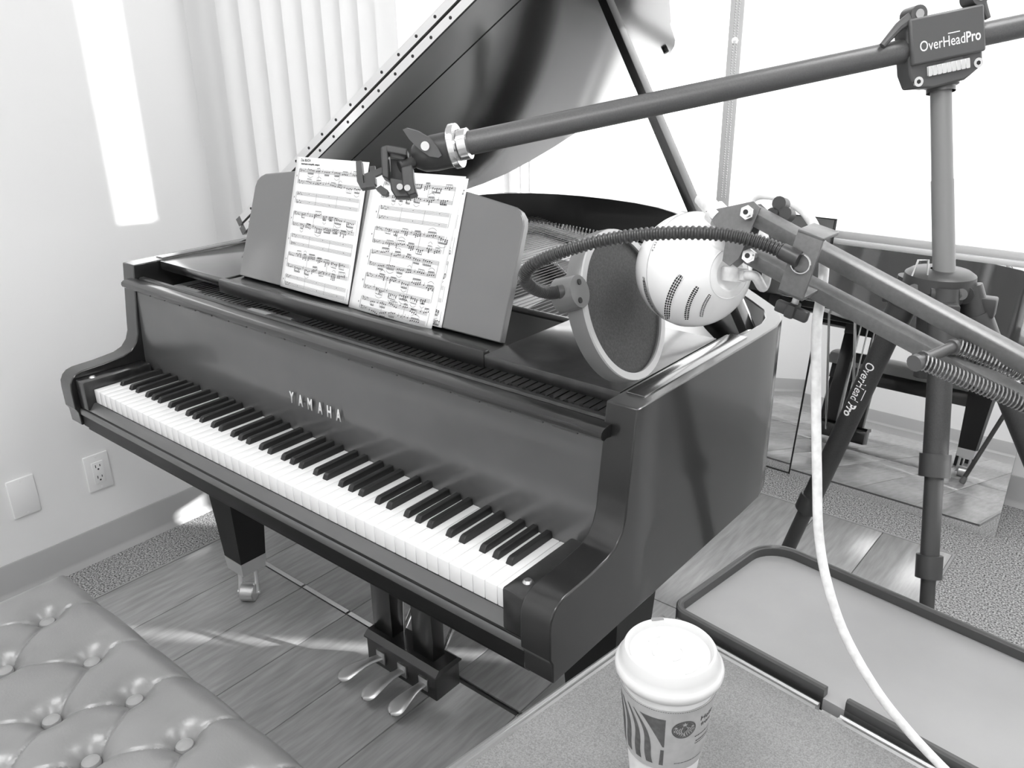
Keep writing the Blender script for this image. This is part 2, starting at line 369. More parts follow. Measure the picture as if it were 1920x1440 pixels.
# ================================================================== GRAND PIANO
W, WI = 0.706, 0.655
pn = thing('grand_piano', 'black satin grand piano with raised lid and uncovered keyboard', 'piano', (0, 0.75, PZ))
ZR, ZB = 0.967, 0.628
half = [(0.706, 0.55), (0.7045, 0.62), (0.695, 0.665), (0.668, 0.715), (0.625, 0.757), (0.572, 0.806), (0.50, 0.88), (0.42, 0.975), (0.35, 1.07), (0.29, 1.165), (0.235, 1.255), (0.18, 1.338), (0.12, 1.412), (0.05, 1.475), (-0.04, 1.522), (-0.14, 1.551), (-0.25, 1.563), (-0.357, 1.562), (-0.45, 1.546), (-0.54, 1.512), (-0.61, 1.462), (-0.66, 1.40), (-0.692, 1.32), (-0.704, 1.24), (-0.706, 1.15)]
outer = [(0.706, 0.2), (0.706, 0.528), (0.706, 0.530)] + half + [(-0.706, 0.530), (-0.706, 0.528), (-0.706, 0.2)]
def offset(poly, d):
    out = []
    for i, p in enumerate(poly):
        a = V(poly[max(i - 1, 0)] + (0,)); c = V(poly[min(i + 1, len(poly) - 1)] + (0,)); t = (c - a).normalized()
        n = V((-t.y, t.x, 0)); dd = d(p) if callable(d) else d; out.append((p[0] + n.x * dd, p[1] + n.y * dd))
    return out
inner = offset(outer, lambda p: W - WI if p[1] < 0.529 else 0.029)
arm = [(0.2, ZR), (0.163, ZR), (0.147, 0.84), (0.143, 0.805), (0.135, 0.785), (0.121, 0.770), (0.10, 0.762), (0.05, 0.757), (0.0, 0.755), (-0.014, 0.751), (-0.024, 0.743), (-0.0305, 0.731), (-0.032, 0.715), (-0.0315, 0.67), (-0.026, 0.660), (-0.0245, ZB), (0.2, ZB)]
b = B()
n = len(outer); vs = []
for (o_, i_) in zip(outer, inner): vs += [(o_[0], o_[1], ZB), (o_[0], o_[1], ZR), (i_[0], i_[1], ZR), (i_[0], i_[1], ZB)]
fs = []
for i in range(n - 1):
    for k in range(4): fs.append([i * 4 + k, i * 4 + (k + 1) % 4, (i + 1) * 4 + (k + 1) % 4, (i + 1) * 4 + k])
b.add(vs, fs)
na = len(arm)
for xa, xb in ((WI, W), (-W, -WI)):
    b.add([(xa, p[0], p[1]) for p in arm] + [(xb, p[0], p[1]) for p in arm], [list(range(na))[::-1], list(range(na, 2 * na))] + [[i, i + 1, i + 1 + na, i + na] for i in range(na - 1)])
case = obj('case_rim', b, 'black', pn, ang=28, weld=True)
bv = case.modifiers.new('edge', 'BEVEL'); bv.width = 0.0022; bv.segments = 2; bv.limit_method = 'ANGLE'; bv.angle_limit = math.radians(40)
obj('rim_cap', B().box((0.662, 0.204, ZR - 0.002), (0.692, 0.53, ZR + 0.0022), 0.001), 'boardtop', pn)
obj('rim_cap', B().box((-0.692, 0.24, ZR - 0.002), (-0.662, 1.15, ZR + 0.0022), 0.001), 'boardtop', pn)
obj('keybed', B().box((-0.655, -0.020, 0.626), (0.655, 0.30, 0.672), 0.002).box((-0.655, -0.012, 0.613), (0.655, 0.30, 0.628), 0.002), 'deepblack', pn)
obj('bottom_beam', B().box((-0.64, 0.36, 0.63), (0.60, 0.44, 0.70)).box((-0.05, 0.44, 0.64), (0.05, 1.45, 0.70)), 'blackdull', pn)
obj('soundboard', B().prism([p for p in inner], 'z', 0.80, 0.81), 'board', pn)
slip = [(0.004, 0.686), (-0.0015, 0.688), (-0.005, 0.687), (-0.0205, 0.668), (-0.0225, 0.664), (-0.0225, 0.655), (0.004, 0.655)]
obj('key_slip', B().prism(slip, 'x', -0.654, 0.654), 'satin', pn)
for s in (-1, 1):
    x0, x1 = sorted((s * 0.6135, s * 0.6535))
    kb = obj('key_block', B().box((x0, -0.020, 0.672), (x1, 0.142, 0.741), 0.004), 'blackdull', pn)
    obj('block_screw', B().lathe([(0.0001, 0.004), (0.005, 0.0035), (0.0075, 0.001), (0.008, 0)], (s * 0.634, 0.012, 0.741), (0, 0, 1), 16), 'steel', kb)
# keys
KW = 1.222 / 52; ZK = 0.72
def key_mesh():
    b = B().box((-KW / 2 + 0.0005, 0, 0.688), (KW / 2 - 0.0005, 0.149, ZK), 0.0011)
    return b
k0 = None
for i in range(52):
    x = -0.611 + KW * (i + 0.5)
    if k0 is None: k0 = obj('white_key', key_mesh().xf(lambda v: v + pn.location), 'ivory', pn); k0.location = (x, -0.75, -PZ); k = k0
    else: k = inst(k0, 'white_key', (x, -0.75, -PZ), pn)
# black keys: A0 is white key 0; pattern by octave (C D E F G A B)
off = {0: -0.0022, 1: 0.0022, 3: -0.0030, 4: 0.0, 5: 0.0030}
bk = None
def blackkey():
    prof = [(0.050, 0.7195), (0.0535, 0.7285), (0.0575, 0.7312), (0.148, 0.7322), (0.148, 0.7195)]
    b = B(); vs = []
    for (y, z) in prof:
        hw = 0.0068 if z < 0.722 else (0.0054 if z < 0.730 else 0.0048); vs += [(-hw, y, z), (hw, y, z)]
    n = len(prof); fs = [[2 * i for i in range(n)][::-1], [2 * i + 1 for i in range(n)]]
    for i in range(n): j = (i + 1) % n; fs.append([2 * i, 2 * j, 2 * j + 1, 2 * i + 1])
    return b.add(vs, fs)
for i in range(51):
    deg = (i + 5) % 7
    if deg in (2, 6): continue
    x = -0.611 + KW * (i + 1) + off[deg]
    if bk is None:
        bk = obj('black_key', blackkey().xf(lambda v: v + pn.location), 'ebony', pn); bv = bk.modifiers.new('edge', 'BEVEL'); bv.width = 0.0012; bv.segments = 2; bk.location = (x, -0.75, -PZ)
    else: inst(bk, 'black_key', (x, -0.75, -PZ), pn)
# fallboard with its folded lip
fb = [(0.1495, 0.700), (0.1495, 0.745), (0.1515, 0.79), (0.156, 0.86), (0.160, 0.915), (0.166, 0.925), (0.185, 0.925), (0.185, 0.700)]
fall = obj('fallboard', B().prism(fb, 'x', -0.654, 0.654), 'satin', pn)
lip = [(0.134, 0.921), (0.1325, 0.926), (0.134, 0.931), (0.139, 0.9345), (0.150, 0.9365), (0.163, 0.936), (0.166, 0.932), (0.164, 0.921), (0.158, 0.9165), (0.147, 0.9185), (0.140, 0.9165)]
obj('fallboard_lip', B().prism(lip, 'x', -0.668, 0.668), 'black', pn)
obj('fallboard_rear_lip', B().prism([(0.1685, 0.922), (0.1685, 0.934), (0.172, 0.9375), (0.181, 0.9375), (0.1845, 0.934), (0.1845, 0.922)], 'x', -0.652, 0.652), 'blackdull', pn)
h = B(); x = -0.6
while x < 0.62:
    h.box((x, 0.1395, 0.9145), (x + 0.045, 0.145, 0.9172)); x += 0.062
hh = obj('lip_hinge_knuckles', h, 'plasticg', pn); hh['kind'] = 'stuff'
# maker's lettering on the fallboard
tb = B(); xs = [-0.068, -0.040, -0.011, 0.020, 0.047, 0.074]
for ch, xx in zip('YAMAHA', xs):
    text_mesh(ch, 0.029, lambda x, y, xx=xx: V((xx + x * 0.66, 0.1470 + 0.066 * (y - 0.010), 0.7805 + y * 1.12)), tb, align='CENTER', bold=0.0006)
ltr = obj('maker_lettering', tb, 'letter', fall, fix=False)
so_ = ltr.modifiers.new('t', 'SOLIDIFY'); so_.thickness = 0.001; so_.offset = 0
# pinblock, plate, tuning pins, strings
obj('pinblock', B().box((-0.652, 0.19, 0.86), (0.652, 0.42, 0.895)), 'board', pn)
pl = [p for p in offset(outer, 0.056)]
plate_poly = [(0.640, 0.36)] + [p for p in pl if p[1] > 0.42] + [(-0.640, 0.36)]
obj('iron_plate', B().prism(plate_poly, 'z', 0.845, 0.856), 'castmetal', pn)
obj('plate_front', B().box((-0.648, 0.245, 0.893), (0.648, 0.40, 0.903), 0.003), 'castmetal', pn)
for (x0, x1, y0, y1, dx) in ((-0.135, 0.015, 0.44, 1.16, -0.05), (0.10, 0.27, 0.44, 0.82, -0.05), (0.34, 0.50, 0.44, 0.64, -0.03)):
    obj('plate_opening', B().prism([(x0, y0), (x1, y0), (x1 + dx, y1), (x0 + dx, y1)], 'z', 0.8562, 0.8568), 'board', pn)
tp = B()
for i in range(88):
    xx = -0.60 + 1.2 * i / 87
    if abs(xx + 0.19) < 0.055 or abs(xx - 0.155) < 0.02: continue
    for r_ in range(3 if i > 20 else 2):
        x_, y_ = xx + 0.004 * (r_ - 1), 0.192 + 0.011 * r_ + 0.003 * (i % 2)
        tp.cyl((x_, y_, 0.90), (x_, y_ - 0.003, 0.9235), 0.0031, seg=6)
o = obj('tuning_pins', tp, 'steel', pn); o['kind'] = 'stuff'
sg = B()
for i in range(76):
    x0 = -0.60 + 1.22 * i / 75
    if abs(x0 + 0.19) < 0.03: continue
    if x0 < -0.19: yb = 1.40 - (x0 + 0.36) * 0.55; dx = 0.03
    else: yb = 1.22 - 0.85 * (x0 + 0.19); dx = -0.05 * (1 - (x0 + 0.19) / 0.9)
    sg.tube([(x0, 0.198, 0.905), (x0, 0.40, 0.906), (x0 + dx, yb, 0.889)], 0.0011, 4, cap=False)
o = obj('strings', sg, 'string', pn); o['kind'] = 'stuff'
bp_ = [(0.50, 0.56), (0.36, 0.66), (0.20, 0.78), (0.06, 0.90), (-0.06, 1.00), (-0.16, 1.06)]
obj('string_bridge', B().tube([(x, y, 0.868) for x, y in bp_], 0.017, 6), 'board', pn)
hp = B()
for i in range(56):
    f = i / 55 * (len(bp_) - 1); k = min(int(f), len(bp_) - 2); u = f - k
    x = bp_[k][0] + (bp_[k + 1][0] - bp_[k][0]) * u; y = bp_[k][1] + (bp_[k + 1][1] - bp_[k][1]) * u
    hp.cyl((x, y, 0.87), (x + 0.003, y, 0.893), 0.002, seg=5)
obj('bass_bridge', B().tube([(-0.55, 1.395, 0.872), (-0.40, 1.412, 0.872), (-0.20, 1.330, 0.872)], 0.016, 6), 'castmetal', pn)
for i in range(30):
    f = i / 29; x = -0.50 + 0.42 * f; y = 1.462 - 0.02 * abs(f - 0.3) * 3
    hp.cyl((x, y, 0.856), (x + 0.004, y + 0.006, 0.884), 0.0030, seg=5)
    hp.cyl((x + 0.01, 1.412 - max(0, f - 0.3) * 0.12, 0.87), (x + 0.012, 1.416 - max(0, f - 0.3) * 0.12, 0.897), 0.0022, seg=5)
o = obj('hitch_pins', hp, 'chrome', pn); o['kind'] = 'stuff'
obj('damper_rail', B().box((-0.62, 0.476, 0.930), (0.385, 0.502, 0.945), 0.002).box((-0.62, 0.480, 0.905), (0.385, 0.488, 0.931)), 'black', pn)
obj('damper_felt', B().box((-0.60, 0.40, 0.9075), (0.62, 0.424, 0.918), 0.002), 'deepblack', pn)
for (x0, x1, y0, y1, z) in ((-0.555, -0.475, 0.190, 0.222, 0.9235), (-0.255, -0.195, 0.190, 0.222, 0.9235), (-0.19, -0.135, 0.19, 0.222, 0.922)):
    obj('label_plate', B().box((x0, y0, 0.895), (x1, y1, z), 0.001), 'felt', pn)
obj('paper_tag', B().box((-0.222, 0.1715, 0.937), (-0.158, 0.1835, 0.9385)), 'trayin', pn)
# music shelf: two side boards, a sliding centre board and the desk
sh = obj('shelf_board', B().box((-0.650, 0.226, 0.945), (-0.382, 0.50, ZR - 0.001), 0.0015), 'boardtop', pn)
obj('shelf_board', B().box((0.393, 0.203, 0.945), (0.652, 0.50, ZR - 0.001), 0.0015), 'blackdull', pn)
tr = obj('desk_slide', B().box((-0.374, 0.206, 0.940), (0.389, 0.222, ZR + 0.0022), 0.0015).box((-0.374, 0.222, 0.942), (0.389, 0.42, ZR - 0.004)), 'black', pn)
obj('desk_ledge_groove', B().box((-0.37, 0.2225, ZR - 0.0045), (0.385, 0.226, ZR - 0.0025)), 'brass', tr)
LT = math.radians(20); DX = frame((0.004, 0.256, ZR - 0.003), (1, 0, 0), (0, math.sin(LT), math.cos(LT)), (0, math.cos(LT), -math.sin(LT)))
dk = [(-0.376, 0.004), (-0.375, 0.200), (-0.371, 0.213), (-0.361, 0.223), (-0.345, 0.230), (-0.24, 0.244), (-0.1, 0.252), (0.1, 0.252), (0.24, 0.244), (0.345, 0.230), (0.361, 0.223), (0.371, 0.213), (0.375, 0.200), (0.376, 0.004)]
desk = obj('music_desk', B().prism(dk, 'z', 0.001, 0.015, DX), 'desk', pn)
bv = desk.modifiers.new('edge', 'BEVEL'); bv.width = 0.002; bv.segments = 2; bv.limit_method = 'ANGLE'; bv.angle_limit = math.radians(50)
obj('desk_prop', B().box((-0.2, 0.05, 0.016), (-0.18, 0.20, 0.022), mtx=DX).box((0.18, 0.05, 0.016), (0.2, 0.20, 0.022), mtx=DX), 'blackdull', desk)
# lid: raised on the left spine, with the front flap folded over it
TH = math.radians(32.0); HX, HZ = -0.700, 0.972
LM = frame((HX, 0, HZ), (math.cos(TH), 0, math.sin(TH)), (0, 1, 0), (-math.sin(TH), 0, math.cos(TH)))
FY = 0.488
lo = [(p[0] - HX + 0.010 * (1 if p[0] > -0.6 else 0), p[1] + (0.006 if p[0] < 0.5 else 0.0)) for p in half if not (-0.02 < p[0] < 0.21)]
lo[0] = (1.418, FY)
k_ = [i for i, q_ in enumerate(lo) if q_[0] > 0.90][-1] + 1
lo[k_:k_] = [(0.935, 1.272), (0.897, 1.345), (0.864, 1.408), (0.836, 1.448), (0.797, 1.482), (0.749, 1.505), (0.715, 1.512)]
lo = [(1.418, FY)] + [(max(x, 0.0), y) for x, y in lo[1:]] + [(0.0, FY)]
lid = obj('lid', B().prism(lo, 'z', 0.004, 0.025, LM), 'lid', pn)
bv = lid.modifiers.new('edge', 'BEVEL'); bv.width = 0.002; bv.segments = 2; bv.limit_method = 'ANGLE'; bv.angle_limit = math.radians(50)
flap = [(0.004, FY), (1.414, FY), (1.414, FY + 0.42), (1.38, FY + 0.455), (0.004, FY + 0.455)]
fl = obj('lid_flap', B().prism(flap, 'z', 0.028, 0.048, LM), 'lid', pn)
obj('underside_batten', B().box((0.20, FY + 0.12, 0.0025), (1.2, FY + 0.165, 0.004), mtx=LM), 'lid', lid)
# continuous hinge: two leaves with screws, on the front edges
for k, z in enumerate((0.0145, 0.038)):
    lf = obj('hinge_leaf', B().box((0.03, FY - 0.0022, z - 0.0088), (1.40, FY, z + 0.0088), mtx=LM), 'chrome', lid if k == 0 else fl)
    s_ = B(); x = 0.06 + 0.03 * k
    while x < 1.4:
        s_.cyl(LM @ V((x, FY - 0.0032, z)), LM @ V((x, FY - 0.002, z)), 0.0032, seg=8); x += 0.062
    o = obj('hinge_screws', s_, 'dark', lid if k == 0 else fl)
obj('hinge_pin', B().cyl(LM @ V((0.03, FY - 0.003, 0.0262)), LM @ V((1.40, FY - 0.003, 0.0262)), 0.0024, seg=8), 'dark', lid)
obj('lid_bumper', B().cyl(LM @ V((0.822, 1.415, -0.006)), LM @ V((0.822, 1.415, 0.004)), 0.0075, seg=14), 'dark', lid)
for yy in (0.62, 1.1): obj('spine_hinge', B().box((-0.712, yy, 0.962), (-0.694, yy + 0.07, 0.985), 0.002), 'brass', pn)
# lid prop
P0 = V((0.648, 0.640, 0.930)); P1 = LM @ V((1.058, 0.80, 0.003))
d = (P1 - P0).normalized(); sx = V((0, 1, 0)); sx = (sx - d * sx.dot(d)).normalized(); sz = d.cross(sx)
PR = frame(P0, sx, sz, d); LP = (P1 - P0).length
prop = obj('lid_prop', B().box((-0.014, -0.009, 0), (0.014, 0.009, LP), 0.0015, PR), 'black', pn)
obj('prop_short_stick', B().box((0.017, -0.007, 0.0), (0.024, 0.007, 0.16), 0.0015, PR), 'steel', prop)
obj('prop_joint', B().box((-0.03, -0.02, -0.012), (0.02, 0.02, 0.008), 0.002, PR), 'brass', prop)
obj('prop_peg', B().cyl(PR @ V((-0.016, 0, LP * 0.62)), PR @ V((-0.022, 0, LP * 0.62)), 0.005, seg=10), 'dark', prop)
# legs with ferrule and caster
def leg(x, y, rot):
    L = B(); zt, zb, a, c = 0.632, 0.145, 0.062, 0.0385
    L.add([(x + sx * q, y + sy * q, z) for (z, q) in ((zb, c), (0.56, a), (zt, a)) for sx, sy in ((-1, -1), (1, -1), (1, 1), (-1, 1))],
          [[3, 2, 1, 0], [8, 9, 10, 11]] + [[k * 4 + i, k * 4 + (i + 1) % 4, k * 4 + 4 + (i + 1) % 4, k * 4 + 4 + i] for k in range(2) for i in range(4)])
    o = obj('leg', L, 'deepblack', pn)
    obj('ferrule', B().add([(x + sx * q, y + sy * q, z) for (z, q) in ((0.105, 0.036), (0.146, 0.0395)) for sx, sy in ((-1, -1), (1, -1), (1, 1), (-1, 1))], [[3, 2, 1, 0], [4, 5, 6, 7]] + [[i, (i + 1) % 4, 4 + (i + 1) % 4, 4 + i] for i in range(4)]), 'brass', o)
    cs, sn = math.cos(rot), math.sin(rot); ax = V((cs, sn, 0)); fw = V((-sn, cs, 0)); c0 = V((x, y, 0)) - fw * 0.012
    w_ = B().lathe([(0.0001, -0.019), (0.024, -0.019), (0.0265, -0.0165), (0.0265, 0.0165), (0.024, 0.019), (0.0001, 0.019)], c0 + V((0, 0, PZ + 0.0265)), ax, 28)
    obj('caster_wheel', w_, 'steel', o)
    fk = B()
    for s in (-1, 1):
        q = ax * (s * 0.023)
        fk.tube([V((x, y, 0.107)) + q, c0 + fw * 0.01 + V((0, 0, 0.07)) + q, c0 + V((0, 0, PZ + 0.024)) + q], [0.006, 0.006, 0.007], 8)
    fk.cyl(c0 + ax * -0.031 + V((0, 0, PZ + 0.0265)), c0 + ax * 0.031 + V((0, 0, PZ + 0.0265)), 0.005, seg=12); fk.box((x - 0.026, y - 0.026, 0.098), (x + 0.026, y + 0.026, 0.107), 0.002)
    obj('caster_fork', fk, 'brass', o)
leg(-0.585, 0.29, 0.62); leg(0.585, 0.29, -0.2); leg(-0.22, 1.27, 0.4)
# pedal lyre
ly = B()
ly.box((-0.099, 0.296, 0.040), (0.134, 0.374, 0.108), 0.003)
ly.prism([(0.292, 0.108), (0.292, 0.112), (0.305, 0.124), (0.365, 0.124), (0.378, 0.112), (0.378, 0.108)], 'x', -0.103, 0.138)
for x in (-0.062, 0.074): ly.box((x - 0.033, 0.318, 0.12), (x + 0.033, 0.356, 0.628), 0.002)
ly.box((-0.095, 0.312, 0.58), (0.107, 0.362, 0.63)); ly.box((-0.04, 0.325, 0.44), (0.05, 0.35, 0.49))
lyre = obj('pedal_lyre', ly, 'gloss', pn)
for (rx, tx, ty) in ((-0.047, -0.092, 0.198), (0.026, 0.002, 0.190), (0.096, 0.088, 0.196)):
    p = B(); n = 26; r0 = V((rx, 0.298, 0.074)); r1 = V((tx, ty, 0.050)); ax = (r1 - r0); L = ax.length; ax.normalize(); sd_ = V((0, 0, 1)).cross(ax).normalized(); up = ax.cross(sd_)
    if up.z < 0: up = -up
    rows = []
    for i in range(n + 1):
        f = i / n; s = f * L
        hw = 0.0105 + 0.0125 * (3 * (max(0, f - 0.15) / 0.7) ** 2 - 2 * (max(0, f - 0.15) / 0.7) ** 3 if f < 0.85 else 1)
        if f > 0.80: hw *= math.sqrt(max(0.0004, 1 - ((f - 0.80) / 0.203) ** 2))
        th = 0.007; row = []
        for k in range(12):
            a = 2 * PI * k / 12; row.append(r0 + ax * s + sd_ * (hw * math.cos(a)) + up * (th * math.sin(a) * (0.6 + 0.4 * abs(math.cos(a))) + 0.006 * math.sin(f * PI)))
        rows.append(row + [row[0]])
    p.quadstrip(rows); obj('pedal', p, 'pedal', lyre, ang=60)
    obj('pedal_collar', B().box((rx - 0.0145, 0.291, 0.058), (rx + 0.0145, 0.2965, 0.092), 0.001), 'steel', lyre)
    obj('pedal_rod', B().cyl((rx * 0.5 + 0.006, 0.345, 0.10), (rx * 0.5 + 0.006, 0.372, 0.66), 0.004, seg=10), 'chrome', lyre)
for x in (-0.062, 0.074): obj('lyre_brace', B().cyl((x, 0.37, 0.075), (x * 0.9, 0.80, 0.655), 0.006, seg=10), 'chrome', lyre)

# ================================================================== SHEET MUSIC
def page_map(cs, bow):
    """cs: TL, TR, BR, BL in desk (s, h); returns fn(u, v) -> point with u right, v down; bow curls the paper off the desk"""
    def fn(u, v, lift=0.0):
        a = V(cs[0]) * (1 - u) + V(cs[1]) * u; c = V(cs[3]) * (1 - u) + V(cs[2]) * u; q = a * (1 - v) + c * v
        z = -0.0016 - bow * math.sin(PI * u) ** 0.8 * (0.35 + 0.65 * v) - lift
        return DX @ V((q.x - 0.004, q.y + 0.004, z))
    return fn
def sheet(name, label, cs, bow, fracs, busy, title=None, u0=0.07, u1=0.95, seed=1, back=0.0):
    fn0 = page_map(cs, bow); fn = lambda u, v, l=0.0: fn0(u, v, l + back)
    rnd = random.Random(seed)
    rows = [[fn(i / 16, j / 20) for i in range(17)] for j in range(21)]
    o = obj(name, B().quadstrip(rows), 'paper', None, ang=80, fix=False, origin=fn(0.5, 1.0))
    so_ = o.modifiers.new('thickness', 'SOLIDIFY'); so_.thickness = 0.0005; so_.offset = 0
    tag(o, label, 'sheet music', 'sheets of music on the desk')
    line, ink = B(), B(); Lf = 0.0007
    Hh = 0.272; Wd = 0.235
    def stroke(bb, p, q, wd, nseg=1):   # p, q in (u, v); wd in metres
        d = V(((q[0] - p[0]) * Wd, (q[1] - p[1]) * Hh)); nn = V((-d.y, d.x)).normalized() * wd / 2; nu, nv = nn.x / Wd, nn.y / Hh
        r = [[fn(p[0] + (q[0] - p[0]) * k / nseg + sg_ * nu, p[1] + (q[1] - p[1]) * k / nseg + sg_ * nv, Lf) for k in range(nseg + 1)] for sg_ in (-1, 1)]
        bb.quadstrip(r)
    def dot(u, v, ru, rv):
        vs = [fn(u + ru / Wd * math.cos(a), v + rv / Hh * math.sin(a) - 0.3 * ru / Hh * math.cos(a), Lf * 1.2) for a in [k * PI / 3 for k in range(6)]]
        ink.add(vs, [list(range(6))])
    sp = 0.0057   # staff space as a fraction of the page
    for si, fv in enumerate(fracs):
        for k in range(5): stroke(line, (u0 + 0.01 * ((si // 2) % 2), fv + (k - 2) * sp), (u1, fv + (k - 2) * sp), 0.00035, 16)
        for k in range(6):   # clef and key signature
            dot(u0 + 0.02 + 0.013 * k, fv + rnd.uniform(-2, 2) * sp, 0.0008, 0.0012)
        stroke(ink, (u0 + 0.012, fv - 3 * sp), (u0 + 0.022, fv + 2.4 * sp), 0.0009)
    bars = [u1, u0 + 0.33 * (u1 - u0), u0 + 0.66 * (u1 - u0)]
    for pi_ in range(len(fracs) // 2):
        va, vb_ = fracs[2 * pi_] - 2 * sp, fracs[2 * pi_ + 1] + 2 * sp
        stroke(ink, (u0 - 0.004, va), (u0 - 0.004, vb_), 0.0008)
        stroke(ink, (u0 - 0.03, (va + vb_) / 2 - 0.006), (u0 - 0.03, (va + vb_) / 2 + 0.006), 0.0016)
        for bu in bars: stroke(line, (bu + 0.01 * (pi_ % 3), va), (bu + 0.01 * (pi_ % 3), vb_), 0.0005)
        for st_ in (0, 1):
            fv = fracs[2 * pi_ + st_]
            if not busy[pi_]:
                for bu in (0.26, 0.55, 0.83): dot(bu + 0.02 * st_, fv - 0.3 * sp, 0.0011, 0.0008)
                continue
            u = u0 + 0.13
            while u < u1 - 0.03:
                kind = rnd.random()
                if kind < 0.72:     # beamed group
                    n_ = rnd.choice((3, 4, 4, 5)); du = 0.021; hs = []
                    up_ = rnd.random() < 0.5; base = rnd.uniform(-2, 2); slope = rnd.uniform(-0.6, 0.6)
                    for k in range(n_):
                        hv = fv + (base + slope * k + rnd.uniform(-0.7, 0.7)) * sp; hs.append((u + k * du, hv))
                        for c in range(rnd.choice((1, 1, 2, 3)) if busy[pi_] > 1 else 1): dot(u + k * du, hv + c * 1.9 * sp, 0.0015, 0.0012)
                    bv_ = (min(q[1] for q in hs) - 3.4 * sp) if up_ else (max(q[1] for q in hs) + 4.5 * sp)
                    for q in hs: stroke(line, (q[0] + (0.004 if up_ else -0.004), q[1]), (q[0] + (0.004 if up_ else -0.004), bv_), 0.00045)
                    for c in range(rnd.choice((1, 2, 2))): stroke(ink, (u, bv_ + c * 1.1 * sp * (1 if up_ else -1)), (u + (n_ - 1) * du, bv_ + (slope * 0.8 + c * 1.1 * (1 if up_ else -1)) * sp), 0.0009)
                    if rnd.random() < 0.45:   # slur
                        yb_ = bv_ - 2.2 * sp if up_ else bv_ + 2.2 * sp; k_ = -1 if up_ else 1
                        pts = [(u + (n_ - 1) * du * f, yb_ + k_ * 2.4 * sp * math.sin(PI * f)) for f in [j / 6 for j in range(7)]]
                        for j in range(6): stroke(line, pts[j], pts[j + 1], 0.0006)
                    u += n_ * du + 0.02
                else:
                    hv = fv + rnd.uniform(-2, 2) * sp; dot(u, hv, 0.0012, 0.0010); stroke(line, (u + 0.004, hv), (u + 0.004, hv - 3.3 * sp), 0.0005); u += 0.035
    if title:
        for (txt, u, v, s) in title: text_mesh(txt, s, lambda x, y: fn(u + x / Wd, v - y / Hh, Lf), ink, bold=0.00015)
    obj('staff_lines', line, 'inkgrey', o, fix=False); oo = obj('printed_notes', ink, 'ink', o, fix=False)
    line_o = o.children; 
    for c in line_o: c['kind'] = 'stuff'
    return o
LF = [0.10, 0.187, 0.275, 0.337, 0.425, 0.507, 0.595, 0.655, 0.737, 0.825, 0.908, 0.965]
RF = [0.085, 0.175, 0.255, 0.325, 0.405, 0.495, 0.57, 0.655, 0.737, 0.822, 0.905, 0.970]
sheet('music_sheet', 'left sheet of printed piano music with a title line, on the music desk', [(-0.240, 0.268), (-0.018, 0.272), (-0.004, -0.002), (-0.220, 0.0)], 0.004, LF, [1, 0, 2, 0, 2, 0], [('Das BUCH', 0.07, 0.032, 0.0075), ('Intermezzo tranquillo, sempre', 0.08, 0.056, 0.0052)], seed=3)
sheet('music_sheet', 'right sheet of densely printed music, in front on the music desk', [(-0.001, 0.258), (0.234, 0.265), (0.224, -0.008), (-0.001, -0.006)], 0.007, RF, [2, 0, 3, 1, 3, 1], seed=11, u0=0.16, u1=0.93)
sheet('music_sheet', 'music sheet mostly hidden behind the right sheet, only its right edge showing', [(0.02, 0.262), (0.240, 0.262), (0.246, 0.0), (0.026, 0.0)], 0.0, RF, [1, 1, 1, 1, 2, 2], seed=5, back=-0.0009)

# ================================================================== TUFTED BENCH
bx0, bx1, by0, by1 = -0.325, 0.520, -0.66, -0.238
bench = thing('piano_bench', 'grey leather piano bench with deep button tufting in front of the keyboard', 'bench', ((bx0 + bx1) / 2, (by0 + by1) / 2, PZ))
r1 = [-0.200, -0.030, 0.112, 0.258, 0.405]; rowy = [(-0.330, r1), (-0.432, [-0.270, -0.123, 0.052, 0.180, 0.332, 0.46]), (-0.534, r1)]
btn = [(x, y) for y, xs in rowy for x in xs if bx0 + 0.05 < x < bx1 - 0.05]
seams = []
for (x, y) in btn:
    for (x2, y2) in btn:
        if y2 < y - 0.05 and y2 > y - 0.15 and abs(x2 - x) < 0.12: seams.append(((x, y), (x2, y2)))
for x in r1: seams.append(((x, -0.330), (x + 0.035, by1 + 0.01))); seams.append(((x, -0.534), (x - 0.03, by0)))
for x in (-0.270, 0.46): seams.append(((x, -0.432), ((bx0 if x < 0 else bx1), -0.445)))
NX, NY = 380, 210
gx = np.linspace(bx0, bx1, NX); gy = np.linspace(by0, by1, NY); GX, GY = np.meshgrid(gx, gy)
dist = np.minimum(np.minimum(GX - bx0, bx1 - GX), np.minimum(GY - by0, by1 - GY))
rc = 0.050
edge = np.where(dist < rc, -rc * 0.85 * (1 - np.sqrt(np.clip(1 - (1 - dist / rc) ** 2, 0, 1))), 0)
Z = 0.502 + edge
for (x, y) in btn:
    r2 = (GX - x) ** 2 + (GY - y) ** 2
    Z -= 0.012 * np.exp(-r2 / (2 * 0.022 ** 2)) + 0.008 * np.exp(-r2 / (2 * 0.010 ** 2))
for (p, q) in seams:
    p = np.array(p); q = np.array(q); d_ = q - p; L2 = d_ @ d_; nrm_ = np.array([-d_[1], d_[0]]) / math.sqrt(L2)
    t_ = np.clip(((GX - p[0]) * d_[0] + (GY - p[1]) * d_[1]) / L2, 0, 1)
    bow_ = 0.010 * np.sin(PI * t_)
    dd = np.hypot(GX - p[0] - t_ * d_[0] - bow_ * nrm_[0], GY - p[1] - t_ * d_[1] - bow_ * nrm_[1])
    Z -= 0.0060 * np.exp(-dd / 0.0035) + 0.0045 * np.exp(-dd ** 2 / (2 * 0.018 ** 2))
b = B(); vs = [(gx[i], gy[j], Z[j, i]) for j in range(NY) for i in range(NX)]
